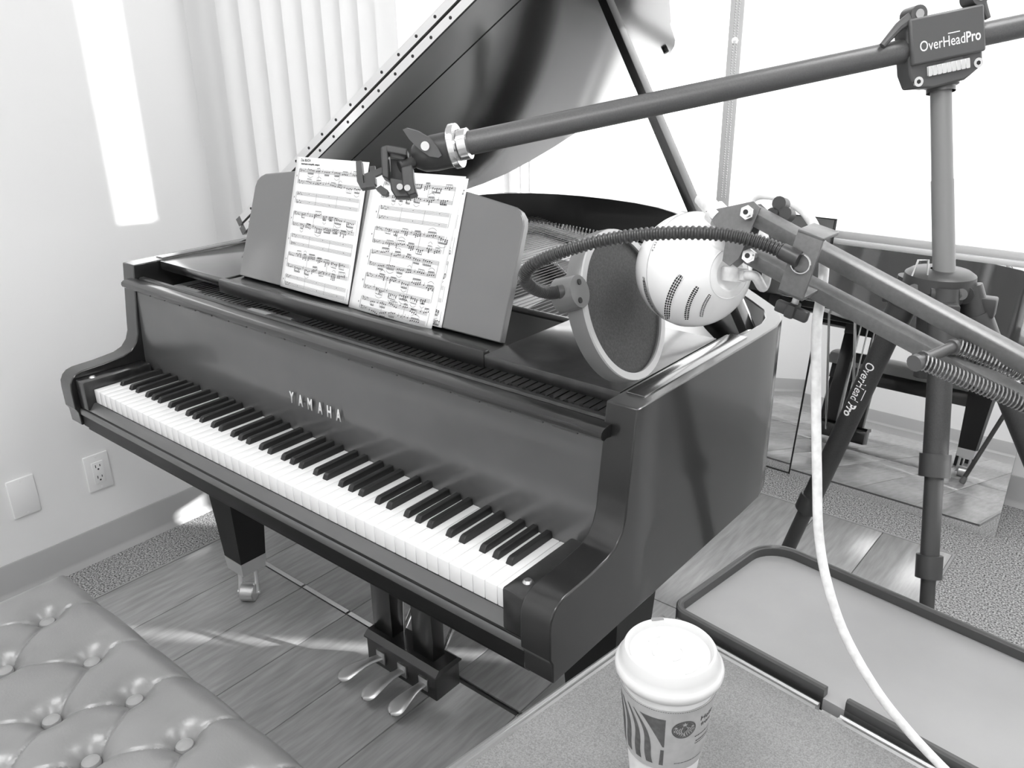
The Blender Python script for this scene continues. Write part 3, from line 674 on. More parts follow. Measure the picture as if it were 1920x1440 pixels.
fs = [(j * NX + i, j * NX + i + 1, (j + 1) * NX + i + 1, (j + 1) * NX + i) for j in range(NY - 1) for i in range(NX - 1)]
b.add(vs, fs)
ring = [(i, 0) for i in range(NX)] + [(NX - 1, j) for j in range(1, NY)] + [(i, NY - 1) for i in range(NX - 2, -1, -1)] + [(0, j) for j in range(NY - 2, 0, -1)]
top = [(gx[i], gy[j], Z[j, i]) for i, j in ring]; bot = [(gx[i], gy[j], 0.412) for i, j in ring]
n = len(ring); b.add(top + bot, [(k, (k + 1) % n, n + (k + 1) % n, n + k) for k in range(n)] + [tuple(range(n, 2 * n))])
obj('cushion', b, 'leather', bench, ang=60)
b0 = None
for (x, y) in btn:
    zb = 0.502 - 0.0260
    if b0 is None:
        b0 = obj('button', B().lathe([(0.0135, -0.006), (0.0142, 0.0), (0.0125, 0.0045), (0.008, 0.0068), (0.0001, 0.0075)], bench.location, (0, 0, 1), 20), 'leatherb', bench); b0.location = V((x, y, zb)) - bench.location
    else: inst(b0, 'button', V((x, y, zb)) - bench.location, bench)
obj('apron', B().box((bx0 + 0.02, by0 + 0.02, 0.33), (bx1 - 0.02, by1 - 0.02, 0.413), 0.003), 'black', bench)
for sx_ in (0, 1):
    for sy_ in (0, 1):
        x = (bx0 + 0.045, bx1 - 0.045)[sx_]; y = (by0 + 0.045, by1 - 0.045)[sy_]
        obj('leg', B().box((x - 0.02, y - 0.02, PZ), (x + 0.02, y + 0.02, 0.335), 0.002), 'black', bench)

# ================================================================== TABLE AND TRAY
TZ = 0.745; tang = math.radians(-7.2); ex = V((math.cos(tang), math.sin(tang), 0)); ey = V((-math.sin(tang), math.cos(tang), 0))
c0 = V((0.818, 0.058, 0))     # far-left corner of the table
TM = frame((c0.x, c0.y, 0), ex, ey, (0, 0, 1))
tb_ = thing('folding_table', 'grey vinyl topped table with metal edging, right of the keyboard', 'table', (c0.x + 0.35, c0.y - 0.4, 0))
obj('tabletop', B().box((0.006, -0.86, TZ - 0.022), (0.84, -0.010, TZ), 0.002, TM), 'vinyl', tb_)
def rail(poly2, prof, closed=False):
    """sweep a (out, z) profile along a 2-D line in table coordinates"""
    b = B(); n = len(poly2); rows = []
    for i, p in enumerate(poly2):
        a = V(poly2[(i - 1) % n] if (closed or i) else poly2[i]); c = V(poly2[(i + 1) % n] if (closed or i < n - 1) else poly2[i]); t = (c - a).normalized(); nn = V((-t.y, t.x))
        rows.append([TM @ V((p[0] + nn.x * o, p[1] + nn.y * o, z)) for o, z in prof + [prof[0]]])
    if closed: rows.append(rows[0])
    b.quadstrip(rows)
    if not closed:
        m_ = len(prof); b.add(rows[0][:m_], [list(range(m_))]); b.add(rows[-1][:m_], [list(range(m_))[::-1]])
    return b
edge_prof = [(0.0, TZ - 0.026), (0.0, TZ + 0.001), (0.003, TZ + 0.0025), (0.005, TZ + 0.0005), (0.0075, TZ + 0.002), (0.0105, TZ + 0.0025), (0.0125, TZ), (0.0125, TZ - 0.026)]
obj('edge_trim', rail([(0.0, -0.86), (0.0, -0.02)], [(-o, z) for o, z in edge_prof]), 'trim', tb_)
obj('edge_trim', rail([(0.02, -0.0), (0.218, -0.0)], [(-o, z) for o, z in edge_prof]), 'trim', tb_)
obj('edge_trim', rail([(0.243, -0.0), (0.84, -0.0)], [(-o, z) for o, z in edge_prof]), 'trim', tb_)
obj('corner_cap', B().box((0.0, -0.02, TZ - 0.026), (0.02, 0.0, TZ + 0.002), 0.003, TM), 'trim', tb_)
for (x, y) in ((0.20, -0.10), (0.20, -0.78), (0.76, -0.10), (0.76, -0.78)):
    obj('leg', B().tube([TM @ V((x, y, 0.0)), TM @ V((x, y, TZ - 0.02))], 0.013, 12), 'plastic', tb_)
# tray with a raised dark rim, standing on its own shelf right behind the table
ty_ = thing('tray_shelf', 'long grey tray with rounded corners and raised dark rim, beyond the table edge', 'tray', TM @ V((0.3, 0.12, TZ - 0.03)))
x0, x1, y0, y1, rr = 0.006, 0.80, 0.006, 0.238, 0.052
def corner(cx, cy, a0, a1, r, n=8): return [(cx + r * math.cos(a0 + (a1 - a0) * k / n), cy + r * math.sin(a0 + (a1 - a0) * k / n)) for k in range(n + 1)]
out = [(x0 + 0.012, y0), (x1, y0), (x1, y1)] + corner(x0 + rr, y1 - rr, PI / 2, PI, rr) + corner(x0 + 0.022, y0 + 0.022, PI, 1.5 * PI, 0.022)[:-1]
obj('panel', B().prism(out, 'z', TZ - 0.012, TZ + 0.003, TM), 'trayin', ty_)
rp = [(0.0, TZ - 0.014), (0.0, TZ + 0.014), (0.002, TZ + 0.0165), (0.0045, TZ + 0.0165), (0.006, TZ + 0.0145), (0.0085, TZ + 0.0145), (0.0095, TZ + 0.004), (0.0095, TZ - 0.014)]
line1 = [(0.243, y0), (x1, y0)]
line2 = [(x1, y1)] + corner(x0 + rr, y1 - rr, PI / 2, PI, rr) + corner(x0 + 0.022, y0 + 0.022, PI, 1.5 * PI, 0.022) + [(0.218, y0)]
obj('rim', rail(line1, rp), 'rimdark', ty_); obj('rim', rail(line2, rp), 'rimdark', ty_)
for (x, y) in ((0.10, 0.12), (0.6, 0.12)):
    obj('post', B().tube([TM @ V((x, y, 0.0)), TM @ V((x, y, TZ - 0.011))], 0.014, 12), 'plastic', ty_)

# ================================================================== COFFEE CUP
cc = V((0.953, -0.175, TZ)); Hc = 0.146
cup = thing('coffee_cup', 'white paper coffee cup with plastic lid and printed sleeve on the table', 'cup', cc)
def cr(z): return 0.0300 + (0.0448 - 0.0300) * z / Hc
obj('cup_body', B().lathe([(0.0001, 0.004), (cr(0) - 0.002, 0.004), (cr(0), 0.0), (cr(Hc), Hc), (cr(Hc) - 0.001, Hc)], cc, (0, 0, 1), 48), 'cup', cup)
lidp = [(0.0458, Hc - 0.006), (0.0475, Hc - 0.005), (0.0498, Hc - 0.001), (0.0503, Hc + 0.002), (0.0495, Hc + 0.005), (0.0478, Hc + 0.0065), (0.0468, Hc + 0.0075), (0.0455, Hc + 0.012), (0.0425, Hc + 0.0200), (0.0415, Hc + 0.0212), (0.0395, Hc + 0.0212), (0.0382, Hc + 0.0190), (0.0372, Hc + 0.0150), (0.030, Hc + 0.0146), (0.0001, Hc + 0.0144)]
ld = obj('lid', B().lathe(lidp, cc, (0, 0, 1), 64), 'lidcup', cup)
tocam = math.atan2(-0.5738, 0.2964)
emb = B()
for (r_, a0, a1) in ((0.031, 0.5, 1.1), (0.023, 3.6, 4.2), (0.012, 0.3, 2.2), (0.016, 4.0, 5.2)):
    pts = [cc + V((r_ * math.cos(tocam + a0 + (a1 - a0) * k / 8), r_ * math.sin(tocam + a0 + (a1 - a0) * k / 8), Hc + 0.0148)) for k in range(9)]
    emb.tube(pts, 0.0006, 6)
obj('embossed_mark', emb, 'lidcup', ld)
a_ = tocam + PI + 0.35
obj('sip_hole', B().box((-0.006, -0.002, 0), (0.006, 0.002, 0.0006), mtx=frame(cc + V((0.0405 * math.cos(a_), 0.0405 * math.sin(a_), Hc + 0.0211)), (-math.sin(a_), math.cos(a_), 0), (math.cos(a_), math.sin(a_), 0), (0, 0, 1))), 'felt', ld)
s0, s1 = 0.055, 0.131
slv = obj('cardboard_sleeve', B().lathe([(cr(s0) + 0.0002, s0), (cr(s0) + 0.0014, s0), (cr(s1) + 0.0014, s1), (cr(s1) + 0.0002, s1)], cc, (0, 0, 1), 64), 'sleeve', cup)
def cmap(x, z, lift=0.0017):   # x: metres along the surface, 0 = facing the camera, positive to the viewer's right
    r = cr(z) + lift; a = tocam + (x + 0.0090) / cr((s0 + s1) / 2); return cc + V((r * math.cos(a), r * math.sin(a), z))
def curved(poly_l, poly_r, n=24):
    rows = []
    for k in range(n + 1):
        f = k / n; rows.append([cmap(poly_l(f)[0] + (poly_r(f)[0] - poly_l(f)[0]) * j / 4, poly_l(f)[1] + (poly_r(f)[1] - poly_l(f)[1]) * j / 4) for j in range(5)])
    return rows
pr = B(); zt_, zb_ = s1 - 0.010, s0 + 0.007
def wave(x0_, f, amp=0.0045): return x0_ + amp * math.sin(f * 3.6 - 0.6) + 0.010 * (1 - (1 - f) ** 2) * 0
def stripe(xa, xb, wa, wb):
    # a stripe that starts narrow at the top (x=xa) and flows down in an S to x=xb
    L_ = lambda f: (xa + (xb - xa) * (f ** 0.8) + 0.0035 * math.sin(f * 5.0), zt_ + (zb_ - zt_) * f)
    R2 = lambda f: (L_(f)[0] + wa + (wb - wa) * min(1, f * 1.5), L_(f)[1]); pr.quadstrip(curved(L_, R2))
stripe(-0.0385, -0.0215, 0.0015, 0.0065); stripe(-0.046, -0.0335, 0.002, 0.0065); stripe(-0.056, -0.047, 0.003, 0.0075); stripe(-0.066, -0.060, 0.004, 0.008)
Lx = lambda f: (-0.0315 + 0.0215 * f ** 0.75, zt_ + (zb_ + 0.024 - zt_) * f); Rx = lambda f: (-0.0085, zt_ + (zb_ + 0.024 - zt_) * f); pr.quadstrip(curved(Lx, Rx))
Lx = lambda f: (-0.0115 - 0.001 * f, zb_ + 0.020 - 0.020 * f); Rx = lambda f: (-0.0085, zb_ + 0.020 - 0.020 * f); pr.quadstrip(curved(Lx, Rx, 6))
obj('striped_print', pr, 'sleeveink', slv, fix=False)
# round emblem: dark disc with a star and wavy strands left light
em = B(); ec = (0.0075, 0.1085); er = 0.0108
def disc(bb, cx, cz, r0, r1, a0=0, a1=2 * PI, n=40, lift=0.0017):
    bb.quadstrip([[cmap(cx + rr_ * math.cos(a0 + (a1 - a0) * k / n), cz + rr_ * math.sin(a0 + (a1 - a0) * k / n), lift) for k in range(n + 1)] for rr_ in (r0, r1)])
disc(em, ec[0], ec[1], er * 0.86, er); disc(em, ec[0], ec[1], 0.0001, er * 0.84)
obj('round_emblem', em, 'sleeveink', slv, fix=False)
lt = B()
def starm(cx, cz, r):
    pts = [(cx + (r if k % 2 == 0 else r * 0.42) * math.sin(PI * k / 5), cz + (r if k % 2 == 0 else r * 0.42) * math.cos(PI * k / 5)) for k in range(10)]
    lt.add([cmap(cx, cz, 0.0019)] + [cmap(p[0], p[1], 0.0019) for p in pts], [[0, 1 + k, 1 + (k + 1) % 10] for k in range(10)])
starm(ec[0], ec[1] + 0.0066, 0.0028); starm(ec[0] - 0.0072, ec[1] + 0.0030, 0.0018); starm(ec[0] + 0.0072, ec[1] + 0.0030, 0.0018)
for s in (-1, 1):
    for k in range(4):
        xk = ec[0] + s * (0.0016 + 0.0019 * k); z_t, z_b = ec[1] + 0.0035 - 0.0009 * k, ec[1] - 0.0085 + 0.0013 * k
        rows = [[cmap(xk + 0.0006 * math.sin(f * 9 / 10) + q + s * 0.0014 * math.sin(f * 0.6), z_t + (z_b - z_t) * f / 10, 0.0019) for q in (-0.0004, 0.0004)] for f in range(11)]
        lt.quadstrip(rows)
obj('emblem_highlight', lt, 'sleeve', slv, fix=False)
tx = B()
text_mesh('Hello', 0.0085, lambda x, y: cmap(0.0225 + x, 0.1130 + y), tx); text_mesh('from', 0.0072, lambda x, y: cmap(0.0245 + x, 0.1055 + y), tx)
for k, (xa, z_, L_) in enumerate(((0.0195, 0.0945, 0.022), (0.0215, 0.0880, 0.022), (0.021, 0.0850, 0.02))):
    x = xa
    while x < xa + L_:
        wd_ = random.uniform(0.0008, 0.002); tx.quadstrip([[cmap(x, z_ + dz), cmap(x + wd_, z_ + dz)] for dz in (0, 0.0011 if k < 2 else 0.0009)]); x += wd_ + 0.0006
x = 0.002
while x < 0.034:
    wd_ = random.uniform(0.0004, 0.0010); tx.quadstrip([[cmap(x, s0 + 0.0095 + dz), cmap(x + wd_, s0 + 0.0095 + dz)] for dz in (0, 0.0010)]); x += wd_ + 0.0005
obj('sleeve_lettering', tx, 'ink', slv, fix=False)
dsh = B()
for k in range(64):
    a0 = -0.06 + 0.12 * k / 64; dsh.quadstrip([[cmap(a0, s1 - 0.0008 + dz), cmap(a0 + 0.0011, s1 - 0.0008 + dz)] for dz in (0, 0.0006)])
obj('perforation_line', dsh, 'sleeveink', slv, fix=False)

FACE = V((1.25, -0.75, 1.43))   # the operator's seat: lettering, bolts and the phone holder face it
AX1, AX2, AX3 = V((0.76975, 0.63813, -0.0149)), V((-0.2272, 0.2959, 0.92784)), V((0.59642, -0.71087, 0.37274))   # the phone holder's own axes
# ================================================================== OVERHEAD CAMERA RIG (tripod + horizontal arm)
A0 = V((0.458, 0.098, 1.306)); A1 = V((1.019, 0.701, 1.450)); au = (A1 - A0).normalized()
Acl = V((0.907, 0.577, 1.4195))
rig = thing('overhead_camera_stand', 'dark tripod stand with a long horizontal boom reaching over the keyboard', 'tripod stand', (0.98, 0.52, 0))
obj('boom_tube', B().cyl(A0, A1 + au * 0.12, 0.0158, seg=28), 'tube', rig)
aw = (FACE - Acl); aw = (aw - au * aw.dot(au)).normalized(); av = aw.cross(au); av = av if av.z > 0 else -av
CL = frame(Acl, au, av, aw)
body = B()
prof = [(-0.052, -0.030), (-0.046, -0.050), (-0.030, -0.052), (-0.022, -0.054), (0.026, -0.052), (0.034, -0.048), (0.048, -0.040), (0.053, -0.034), (0.053, 0.034), (0.050, 0.040), (-0.046, 0.040), (-0.052, 0.032)]
body.prism(prof, 'z', -0.022, 0.012, CL)
body.prism([(-0.052, -0.020), (0.053, -0.020), (0.053, 0.040), (-0.052, 0.040)], 'z', 0.012, 0.020, CL)
bd = obj('clamp_body', body, 'plasticg', rig)
bv = bd.modifiers.new('edge', 'BEVEL'); bv.width = 0.003; bv.segments = 2; bv.limit_method = 'ANGLE'
tb = B(); text_mesh('OverHead', 0.0190, lambda x, y: CL @ V((-0.0410 + x * 0.80, -0.004 + y, 0.0205)), tb, bold=0.0001); text_mesh('Pro', 0.0190, lambda x, y: CL @ V((0.0240 + x * 0.78, -0.004 + y, 0.0205)), tb, bold=0.0004)
tb.quadstrip([[CL @ V((x, y, 0.0205)) for x in (-0.0005, 0.0165)] for y in (0.0112, 0.0125)])
obj('clamp_lettering', tb, 'white', bd, fix=False)
th = B().box((-0.030, -0.038, 0.006), (0.032, -0.024, 0.0165), 0.002, CL)
for k in range(9): th.box((-0.029 + k * 0.0068, -0.0375, 0.0155), (-0.0245 + k * 0.0068, -0.0245, 0.0175), 0, CL)
obj('thumb_wheel', th, 'chrome', bd)
for (x, y) in ((-0.0415, -0.0415), (0.0445, -0.0335)):
    s_ = obj('bolt', B().cyl(CL @ V((x, y, 0.011)), CL @ V((x, y, 0.0145)), 0.0066, seg=18), 'chrome', bd); obj('bolt_socket', B().cyl(CL @ V((x, y, 0.0145)), CL @ V((x, y, 0.0149)), 0.003, seg=6), 'dark', s_)
for (x, y, dx, dy) in ((-0.036, 0.044, -0.052, -0.030), (0.050, 0.050, 0.012, -0.03)):
    lv = B().cyl(CL @ V((x, y, -0.012)), CL @ V((x, y, 0.017)), 0.0115, seg=18); lv.tube([CL @ V((x, y, 0.008)), CL @ V((x + dx * 0.5, y + dy * 0.5 + 0.004, 0.010)), CL @ V((x + dx, y + dy, 0.012))], [0.009, 0.0065, 0.004], 10)
    o = obj('clamp_lever', lv, 'plasticg', bd); obj('lever_screw', B().cyl(CL @ V((x, y, 0.017)), CL @ V((x, y, 0.0185)), 0.006, seg=12), 'steel', o)
Ct = V((0.9125, 0.594, 1.366)); Cb = V((0.970, 0.545, 1.118)); cd = (Cb - Ct).normalized()
obj('neck_cone', B().lathe([(0.034, -0.024), (0.034, -0.012), (0.028, -0.010), (0.028, -0.003), (0.0235, -0.001), (0.0235, 0.006), (0.019, 0.008), (0.019, 0.015)], Ct - cd * 0.006, cd, 28), 'plasticg', bd)
obj('column', B().cyl(Ct, Ct.lerp(Cb, 0.5), 0.0139, 0.0142, 24).cyl(Ct.lerp(Cb, 0.5), Cb + cd * 0.03, 0.0149, seg=24), 'tubel', rig)
S = V((0.965, 0.548, 1.088))
FT = [V((0.640, 0.590, 0.0)), V((1.20, 0.110, 0.0)), V((1.60, 0.60, 0.0))]
SEC = [(0.385, 0.62), (0.205, 0.325), (0.48, 0.75)]
sp = B(); sp.lathe([(0.0145, 0.044), (0.040, 0.042), (0.047, 0.037), (0.049, 0.018), (0.038, 0.004), (0.022, -0.020), (0.020, -0.050), (0.0001, -0.052)], S - V((0, 0, 0.01)), (0, 0, 1), 28)
hub = obj('spider_hub', sp, 'plastic', rig)
cw = (FACE - S).normalized(); cr_ = V((0, 0, 1)).cross(cw).normalized()
for s in (-1, 1): obj('hub_bolt', B().cyl(S + cr_ * (0.030 * s) + cw * 0.030, S + cr_ * (0.030 * s) + cw * 0.043, 0.008, seg=16), 'plasticg', hub)
obj('centre_tube', B().cyl(S - V((0, 0, 0.05)), S - V((0, 0, 0.13)), 0.0135, seg=20).cyl(S - V((0, 0, 0.075)), S - V((0, 0, 0.105)), 0.019, seg=24), 'plastic', rig)
obj('bubble_loop', B().tube([(0.940, 0.500, 1.118), (0.944, 0.501, 1.141), (0.955, 0.509, 1.141), (0.957, 0.51, 1.12)], 0.0016, 8), 'chrome', hub)
for i, ft in enumerate(FT):
    ft = ft + V((0, 0, 0.006 if i == 0 else 0.0)); h_ = V((ft.x - S.x, ft.y - S.y, 0)).normalized(); top = S + h_ * 0.036 + V((0, 0, 0.006)); ft = ft + V((0, 0, 0.012)); d = (ft - top); L = d.length; d.normalize()
    up_ = top + d * 0.035; mid = top + d * (L * SEC[i][0]); low = top + d * (L * SEC[i][1])
    o = obj('leg', B().cyl(up_, mid, 0.0165, seg=24), 'leg', rig)
    sd_ = h_.cross(V((0, 0, 1))).normalized()
    kn = B().tube([top - d * 0.01 + h_ * 0.008, up_ + d * 0.005], [0.017, 0.0195], 16); kn.cyl(up_, up_ + d * 0.045, 0.0215, 0.0200, seg=22); kn.cyl(top - sd_ * 0.021, top + sd_ * 0.021, 0.0135, seg=18)
    kn.box((-0.010, -0.012, -0.014), (0.012, 0.012, 0.014), 0.003, frame(top + h_ * 0.020 - d * -0.02, h_, sd_, h_.cross(sd_)))
    obj('leg_knuckle', kn, 'plastic', o)
    obj('leg_lower', B().cyl(mid, low, 0.0125, seg=20).cyl(low, ft, 0.0098, seg=18), 'plastic', o)
    for q, r_ in ((mid, 0.0205), (low, 0.0175)):
        ck = B().cyl(q - d * 0.018, q + d * 0.014, r_, seg=22); ck.box((-0.010, -0.030, -0.014), (0.010, -0.012, 0.018), 0.004, frame(q, d.cross(cw).normalized(), -d.cross(d.cross(cw)).normalized(), d)); obj('leg_lock', ck, 'plastic', o)
    obj('rubber_foot', B().lathe([(0.0001, -0.006), (0.013, -0.004), (0.014, 0.004), (0.011, 0.028)], ft - V((0, 0, 0.005)), -d, 18), 'ring', o)
    if i == 0:
        wv = (FACE - mid); wv = (wv - d * wv.dot(d)).normalized(); rgt = d.cross(wv); 
        if rgt.dot(AX1) < 0: rgt = -rgt
        st0 = up_ + d * 0.100
        def lm_(x, y):
            a = y / 0.0167; return st0 + d * x + wv * (0.0169 * math.cos(a)) + rgt * (0.0169 * math.sin(a))
        tb = B(); text_mesh('OverHead', 0.0205, lambda x, y: lm_(x * 0.82, y - 0.0125), tb, bold=0.0001); text_mesh('Pro', 0.0205, lambda x, y: lm_(0.0765 + x * 0.82, y - 0.0125), tb, bold=0.0006)
        tb.quadstrip([[lm_(x, y) for x in (0.046, 0.066)] for y in (0.0038, 0.0050)])
        obj('leg_lettering', tb, 'white', o, fix=False)
# head at the boom's end: flange, joint, lever, phone holder
hu = (-au * math.cos(0.34) - aw * math.sin(0.34)); hw_ = hu.cross(av); HM = frame(A0, hu, av, hw_ if hw_.dot(aw) > 0 else -hw_)
fg = B().lathe([(0.0158, -0.012), (0.0205, -0.011), (0.0205, 0.001), (0.018, 0.002), (0.029, 0.003), (0.0295, 0.005), (0.0295, 0.011), (0.028, 0.0125), (0.0001, 0.0125)], A0, hu, 36)
obj('end_flange', fg, 'chrome', rig)
hd = B().lathe([(0.0235, 0.012), (0.0238, 0.040), (0.022, 0.055), (0.016, 0.066), (0.0001, 0.070)], A0 - av * 0.003, hu, 28)
hj = obj('tilt_head', hd, 'plastic', rig)
leaf = [(0.066, 0.034), (0.060, 0.035), (0.046, 0.028), (0.033, 0.017), (0.024, 0.002), (0.021, -0.008), (0.026, -0.010), (0.038, -0.006), (0.050, 0.006), (0.060, 0.020)]
o = obj('wing_lever', B().prism(leaf, 'z', 0.022, 0.027, HM), 'plasticg', hj); obj('lever_screw', B().cyl(HM @ V((0.040, 0.008, 0.027)), HM @ V((0.040, 0.008, 0.0295)), 0.006, seg=18), 'chrome', o)
# phone holder: world-vertical bracket
def dv(px_, py_, dpt):   # metres right / up from the head reference, built in the boom's own frame
    return A0 + AX1 * ((px_ - 865) * 0.000705) + AX2 * (-(py_ - 271) * 0.000705) + AX3 * dpt
PH = frame(A0, AX1, AX2, AX3)
def q(px_, py_): return ((px_ - 865) * 0.000705, -(py_ - 271) * 0.000705)
hb = B()
hb.cyl(dv(775, 300, -0.01), dv(748, 312, 0.0), 0.008, seg=14)
hb.prism([q(716, 279), q(728, 275), q(731, 340), q(718, 334)], 'z', -0.012, 0.012, PH)
hb.prism([q(724, 275), q(765, 282), q(764, 296), q(726, 289)], 'z', -0.012, 0.012, PH)
hb.prism([q(754, 318), q(774, 313), q(778, 345), q(783, 366), q(768, 371), q(757, 352)], 'z', -0.010, 0.014, PH)
hb.prism([q(731, 335), q(757, 338), q(770, 372), q(742, 372), q(734, 358)], 'z', -0.010, 0.008, PH)
ph = obj('phone_holder', hb, 'plastic', rig)
bv = ph.modifiers.new('edge', 'BEVEL'); bv.width = 0.0018; bv.segments = 2; bv.limit_method = 'ANGLE'
obj('holder_backplate', B().prism([q(731, 296), q(755, 298), q(757, 336), q(731, 334)], 'z', -0.010, -0.004, PH), 'dark', ph)
for p_ in ((766, 357), (752, 355)):
    o = obj('holder_screw', B().cyl(dv(p_[0], p_[1], 0.008), dv(p_[0], p_[1], 0.016), 0.0042, seg=14), 'chrome', ph)
obj('holder_thumbscrew', B().prism([q(706, 357), q(716, 351), q(729, 360), q(727, 368), q(716, 366)], 'z', -0.004, 0.012, PH), 'plastic', ph)
jw = B().prism([q(683, 327), q(722, 312), q(725, 322), q(686, 339)], 'z', -0.004, 0.004, PH)
jw.prism([q(669, 306), q(679, 304), q(683, 346), q(702, 346), q(704, 352), q(678, 356), q(671, 343)], 'z', -0.006, 0.010, PH); jw.prism([q(690, 309), q(701, 308), q(702, 322), q(692, 324)], 'z', -0.012, -0.006, PH)
jw.prism([q(682, 330), q(704, 333), q(705, 346), q(699, 351), q(684, 350)], 'z', -0.008, 0.006, PH)
obj('holder_jaw', jw, 'plastic', ph)

# ================================================================== SCISSOR BOOM ARM
U0 = V((0.946, -0.064, 1.291)); U1 = V((1.182, -0.078, 1.206)); L0 = V((0.955, -0.073, 1.257)); L1 = V((1.188, -0.086, 1.181))
ba = thing('microphone_boom_arm', 'grey scissor boom arm with two parallel bars and coil springs at the right', 'boom arm', (1.24, -0.09, TZ))
def bar(p, q_, th_, up_hint):
    d = (q_ - p).normalized(); s = d.cross(up_hint).normalized(); u = s.cross(d); L = (q_ - p).length
    return B().box((-0.006, -th_, -th_), (L, th_, th_), 0.0012, frame(p, d, s, u))
upv = V((0, 0, 1))
upr = V((0.07, -0.26, 1))
obj('upper_bar', bar(U0, U1 + (U1 - U0) * 0.15, 0.0066, upr), 'boom', ba); obj('lower_bar', bar(L0, L1 + (L1 - L0) * 0.15, 0.0066, upr), 'boom', ba)
nrm = (U1 - U0).cross(L0 - U0).normalized()
if nrm.dot(FACE - U0) < 0: nrm = -nrm
xr = (U1 - U0).normalized(); yv = nrm.cross(xr)
HP = frame(U0, xr, yv, nrm)
# triangular head plates either side of the bars
tri = [(0.006, 0.008), (-0.002, 0.010), (-0.010, 0.004), (-0.036, -0.016), (-0.007, -0.028), (0.000, -0.045), (0.008, -0.046), (0.012, -0.036)]
hp_ = obj('head_plate', B().prism(tri, 'z', 0.0075, 0.0095, HP).prism(tri, 'z', -0.0095, -0.0075, HP), 'boom', ba)
for (p_, nm) in ((U0, 0), (L0, 1)):
    bt = obj('pivot_bolt', B().cyl(p_ + nrm * 0.0095, p_ + nrm * 0.0155, 0.0062, seg=6).cyl(p_ + nrm * 0.0155, p_ + nrm * 0.018, 0.0042, seg=14), 'chrome', hp_)
    obj('bolt_socket', B().cyl(p_ + nrm * 0.018, p_ + nrm * 0.0183, 0.0022, seg=12), 'dark', bt)
kn = B()
for k in range(3): a = 2 * PI * k / 3; kn.cyl(U0 + xr * (0.014 + 0.006 * math.cos(a)) + yv * (0.012 + 0.006 * math.sin(a)) - nrm * 0.022, U0 + xr * (0.014 + 0.006 * math.cos(a)) + yv * (0.012 + 0.006 * math.sin(a)) - nrm * 0.010, 0.006, seg=14)
obj('tilt_knob', kn, 'plastic', hp_)
obj('mic_socket', B().cyl(HP @ V((-0.030, -0.014, 0)), HP @ V((-0.052, -0.008, -0.004)), 0.0075, seg=18).cyl(HP @ V((-0.026, -0.015, 0)), HP @ V((-0.034, -0.013, 0)), 0.0105, seg=18), 'cable', hp_)
# springs
def spring(p, q_, r, wr, turns):
    pts = []; d = (q_ - p); L = d.length; d.normalize(); e1 = d.cross(V((0, 0, 1))).normalized(); e2 = d.cross(e1); n = int(turns * 10)
    for i in range(n + 1): a = 2 * PI * i / 10; pts.append(p + d * (L * i / n) + (e1 * math.cos(a) + e2 * math.sin(a)) * r)
    return B().tube(pts, wr, 5)
S1a = V((1.109, -0.122, 1.212)); S1b = V((1.174, -0.089, 1.184)); S2a = V((1.123, -0.086, 1.2165)); S2b = V((1.173, -0.068, 1.1975))
obj('coil_spring', spring(S1a, S1b + (S1b - S1a) * 0.1, 0.0056, 0.0009, 29), 'spring', ba); obj('coil_spring', spring(S2a, S2b + (S2b - S2a) * 0.1, 0.0056, 0.0009, 22), 'spring', ba)
pg = (S2a - S1a).normalized()
Sp = S1a.lerp(S2a, 0.5)
obj('spring_peg', B().cyl(S1a - pg * 0.004, S2a + pg * 0.004, 0.0042, seg=16).cyl(S1a - pg * 0.007, S1a - pg * 0.003, 0.0062, seg=16).cyl(S1a + pg * 0.003, S1a + pg * 0.005, 0.0062, seg=16).cyl(S2a - pg * 0.005, S2a - pg * 0.002, 0.0058, seg=16), 'plasticg', ba)
# off-frame continuation: rear joint, second arm and table clamp that hold the boom up
J = (U1 + L1) / 2 + (U1 - U0) * 0.15
obj('rear_joint', B().box((-0.012, -0.03, -0.012), (0.03, 0.03, 0.012), 0.003, frame(J, xr, yv, nrm)), 'boom', ba)
Jb = V((1.44, -0.10, TZ + 0.05))
obj('support_arm', bar(J + xr * 0.02, Jb, 0.0066, V((0, 1, 0))), 'boom', ba)
obj('table_clamp', B().cyl(Jb + V((0, 0, 0.01)), V((Jb.x, Jb.y, TZ + 0.001)), 0.018, seg=20).box((Jb.x - 0.03, Jb.y - 0.03, TZ + 0.0005), (Jb.x + 0.03, Jb.y + 0.03, TZ + 0.012), 0.002), 'plastic', ba)

# ================================================================== MICROPHONE
mc = V((0.882, -0.043, 1.229)); mr = 0.0537
MR, MU, MF = V((0.8822, 0.4695, 0.0363)), V((-0.1452, 0.1979, 0.9694)), V((-0.448, 0.8605, -0.2427))   # the microphone's own right, up and depth axes
ma = (MR * 0.64 + MU * -0.07 - MF * 0.76).normalized()      # axis of the rear port
mic = thing('microphone', 'white ball-shaped studio microphone with curved vents hanging on the boom arm', 'microphone', mc)
prof = [(max(mr * math.sin(PI * i / 40), 1e-5), -mr * math.cos(PI * i / 40)) for i in range(39)]
prof = [p for p in prof if not (p[1] > mr * 0.945)]
zt = prof[-1][1]; prof += [(0.0155, zt + 0.001), (0.0145, zt - 0.001), (0.0105, zt - 0.003), (0.0001, zt - 0.004)]
obj('shell', B().lathe(prof, mc, ma, 64), 'mic', mic, ang=30)
me2 = (MU - ma * MU.dot(ma)).normalized(); me1 = me2.cross(ma)     # local up / right seen from behind the port
if me1.dot(MR) < 0: me1 = -me1
def sph(lat, lon, r=mr):     # lat: angle from the port axis; lon: clock angle from 'right' counter-clockwise
    return mc + (ma * math.cos(lat) + (me1 * math.cos(lon) + me2 * math.sin(lon)) * math.sin(lat)) * r
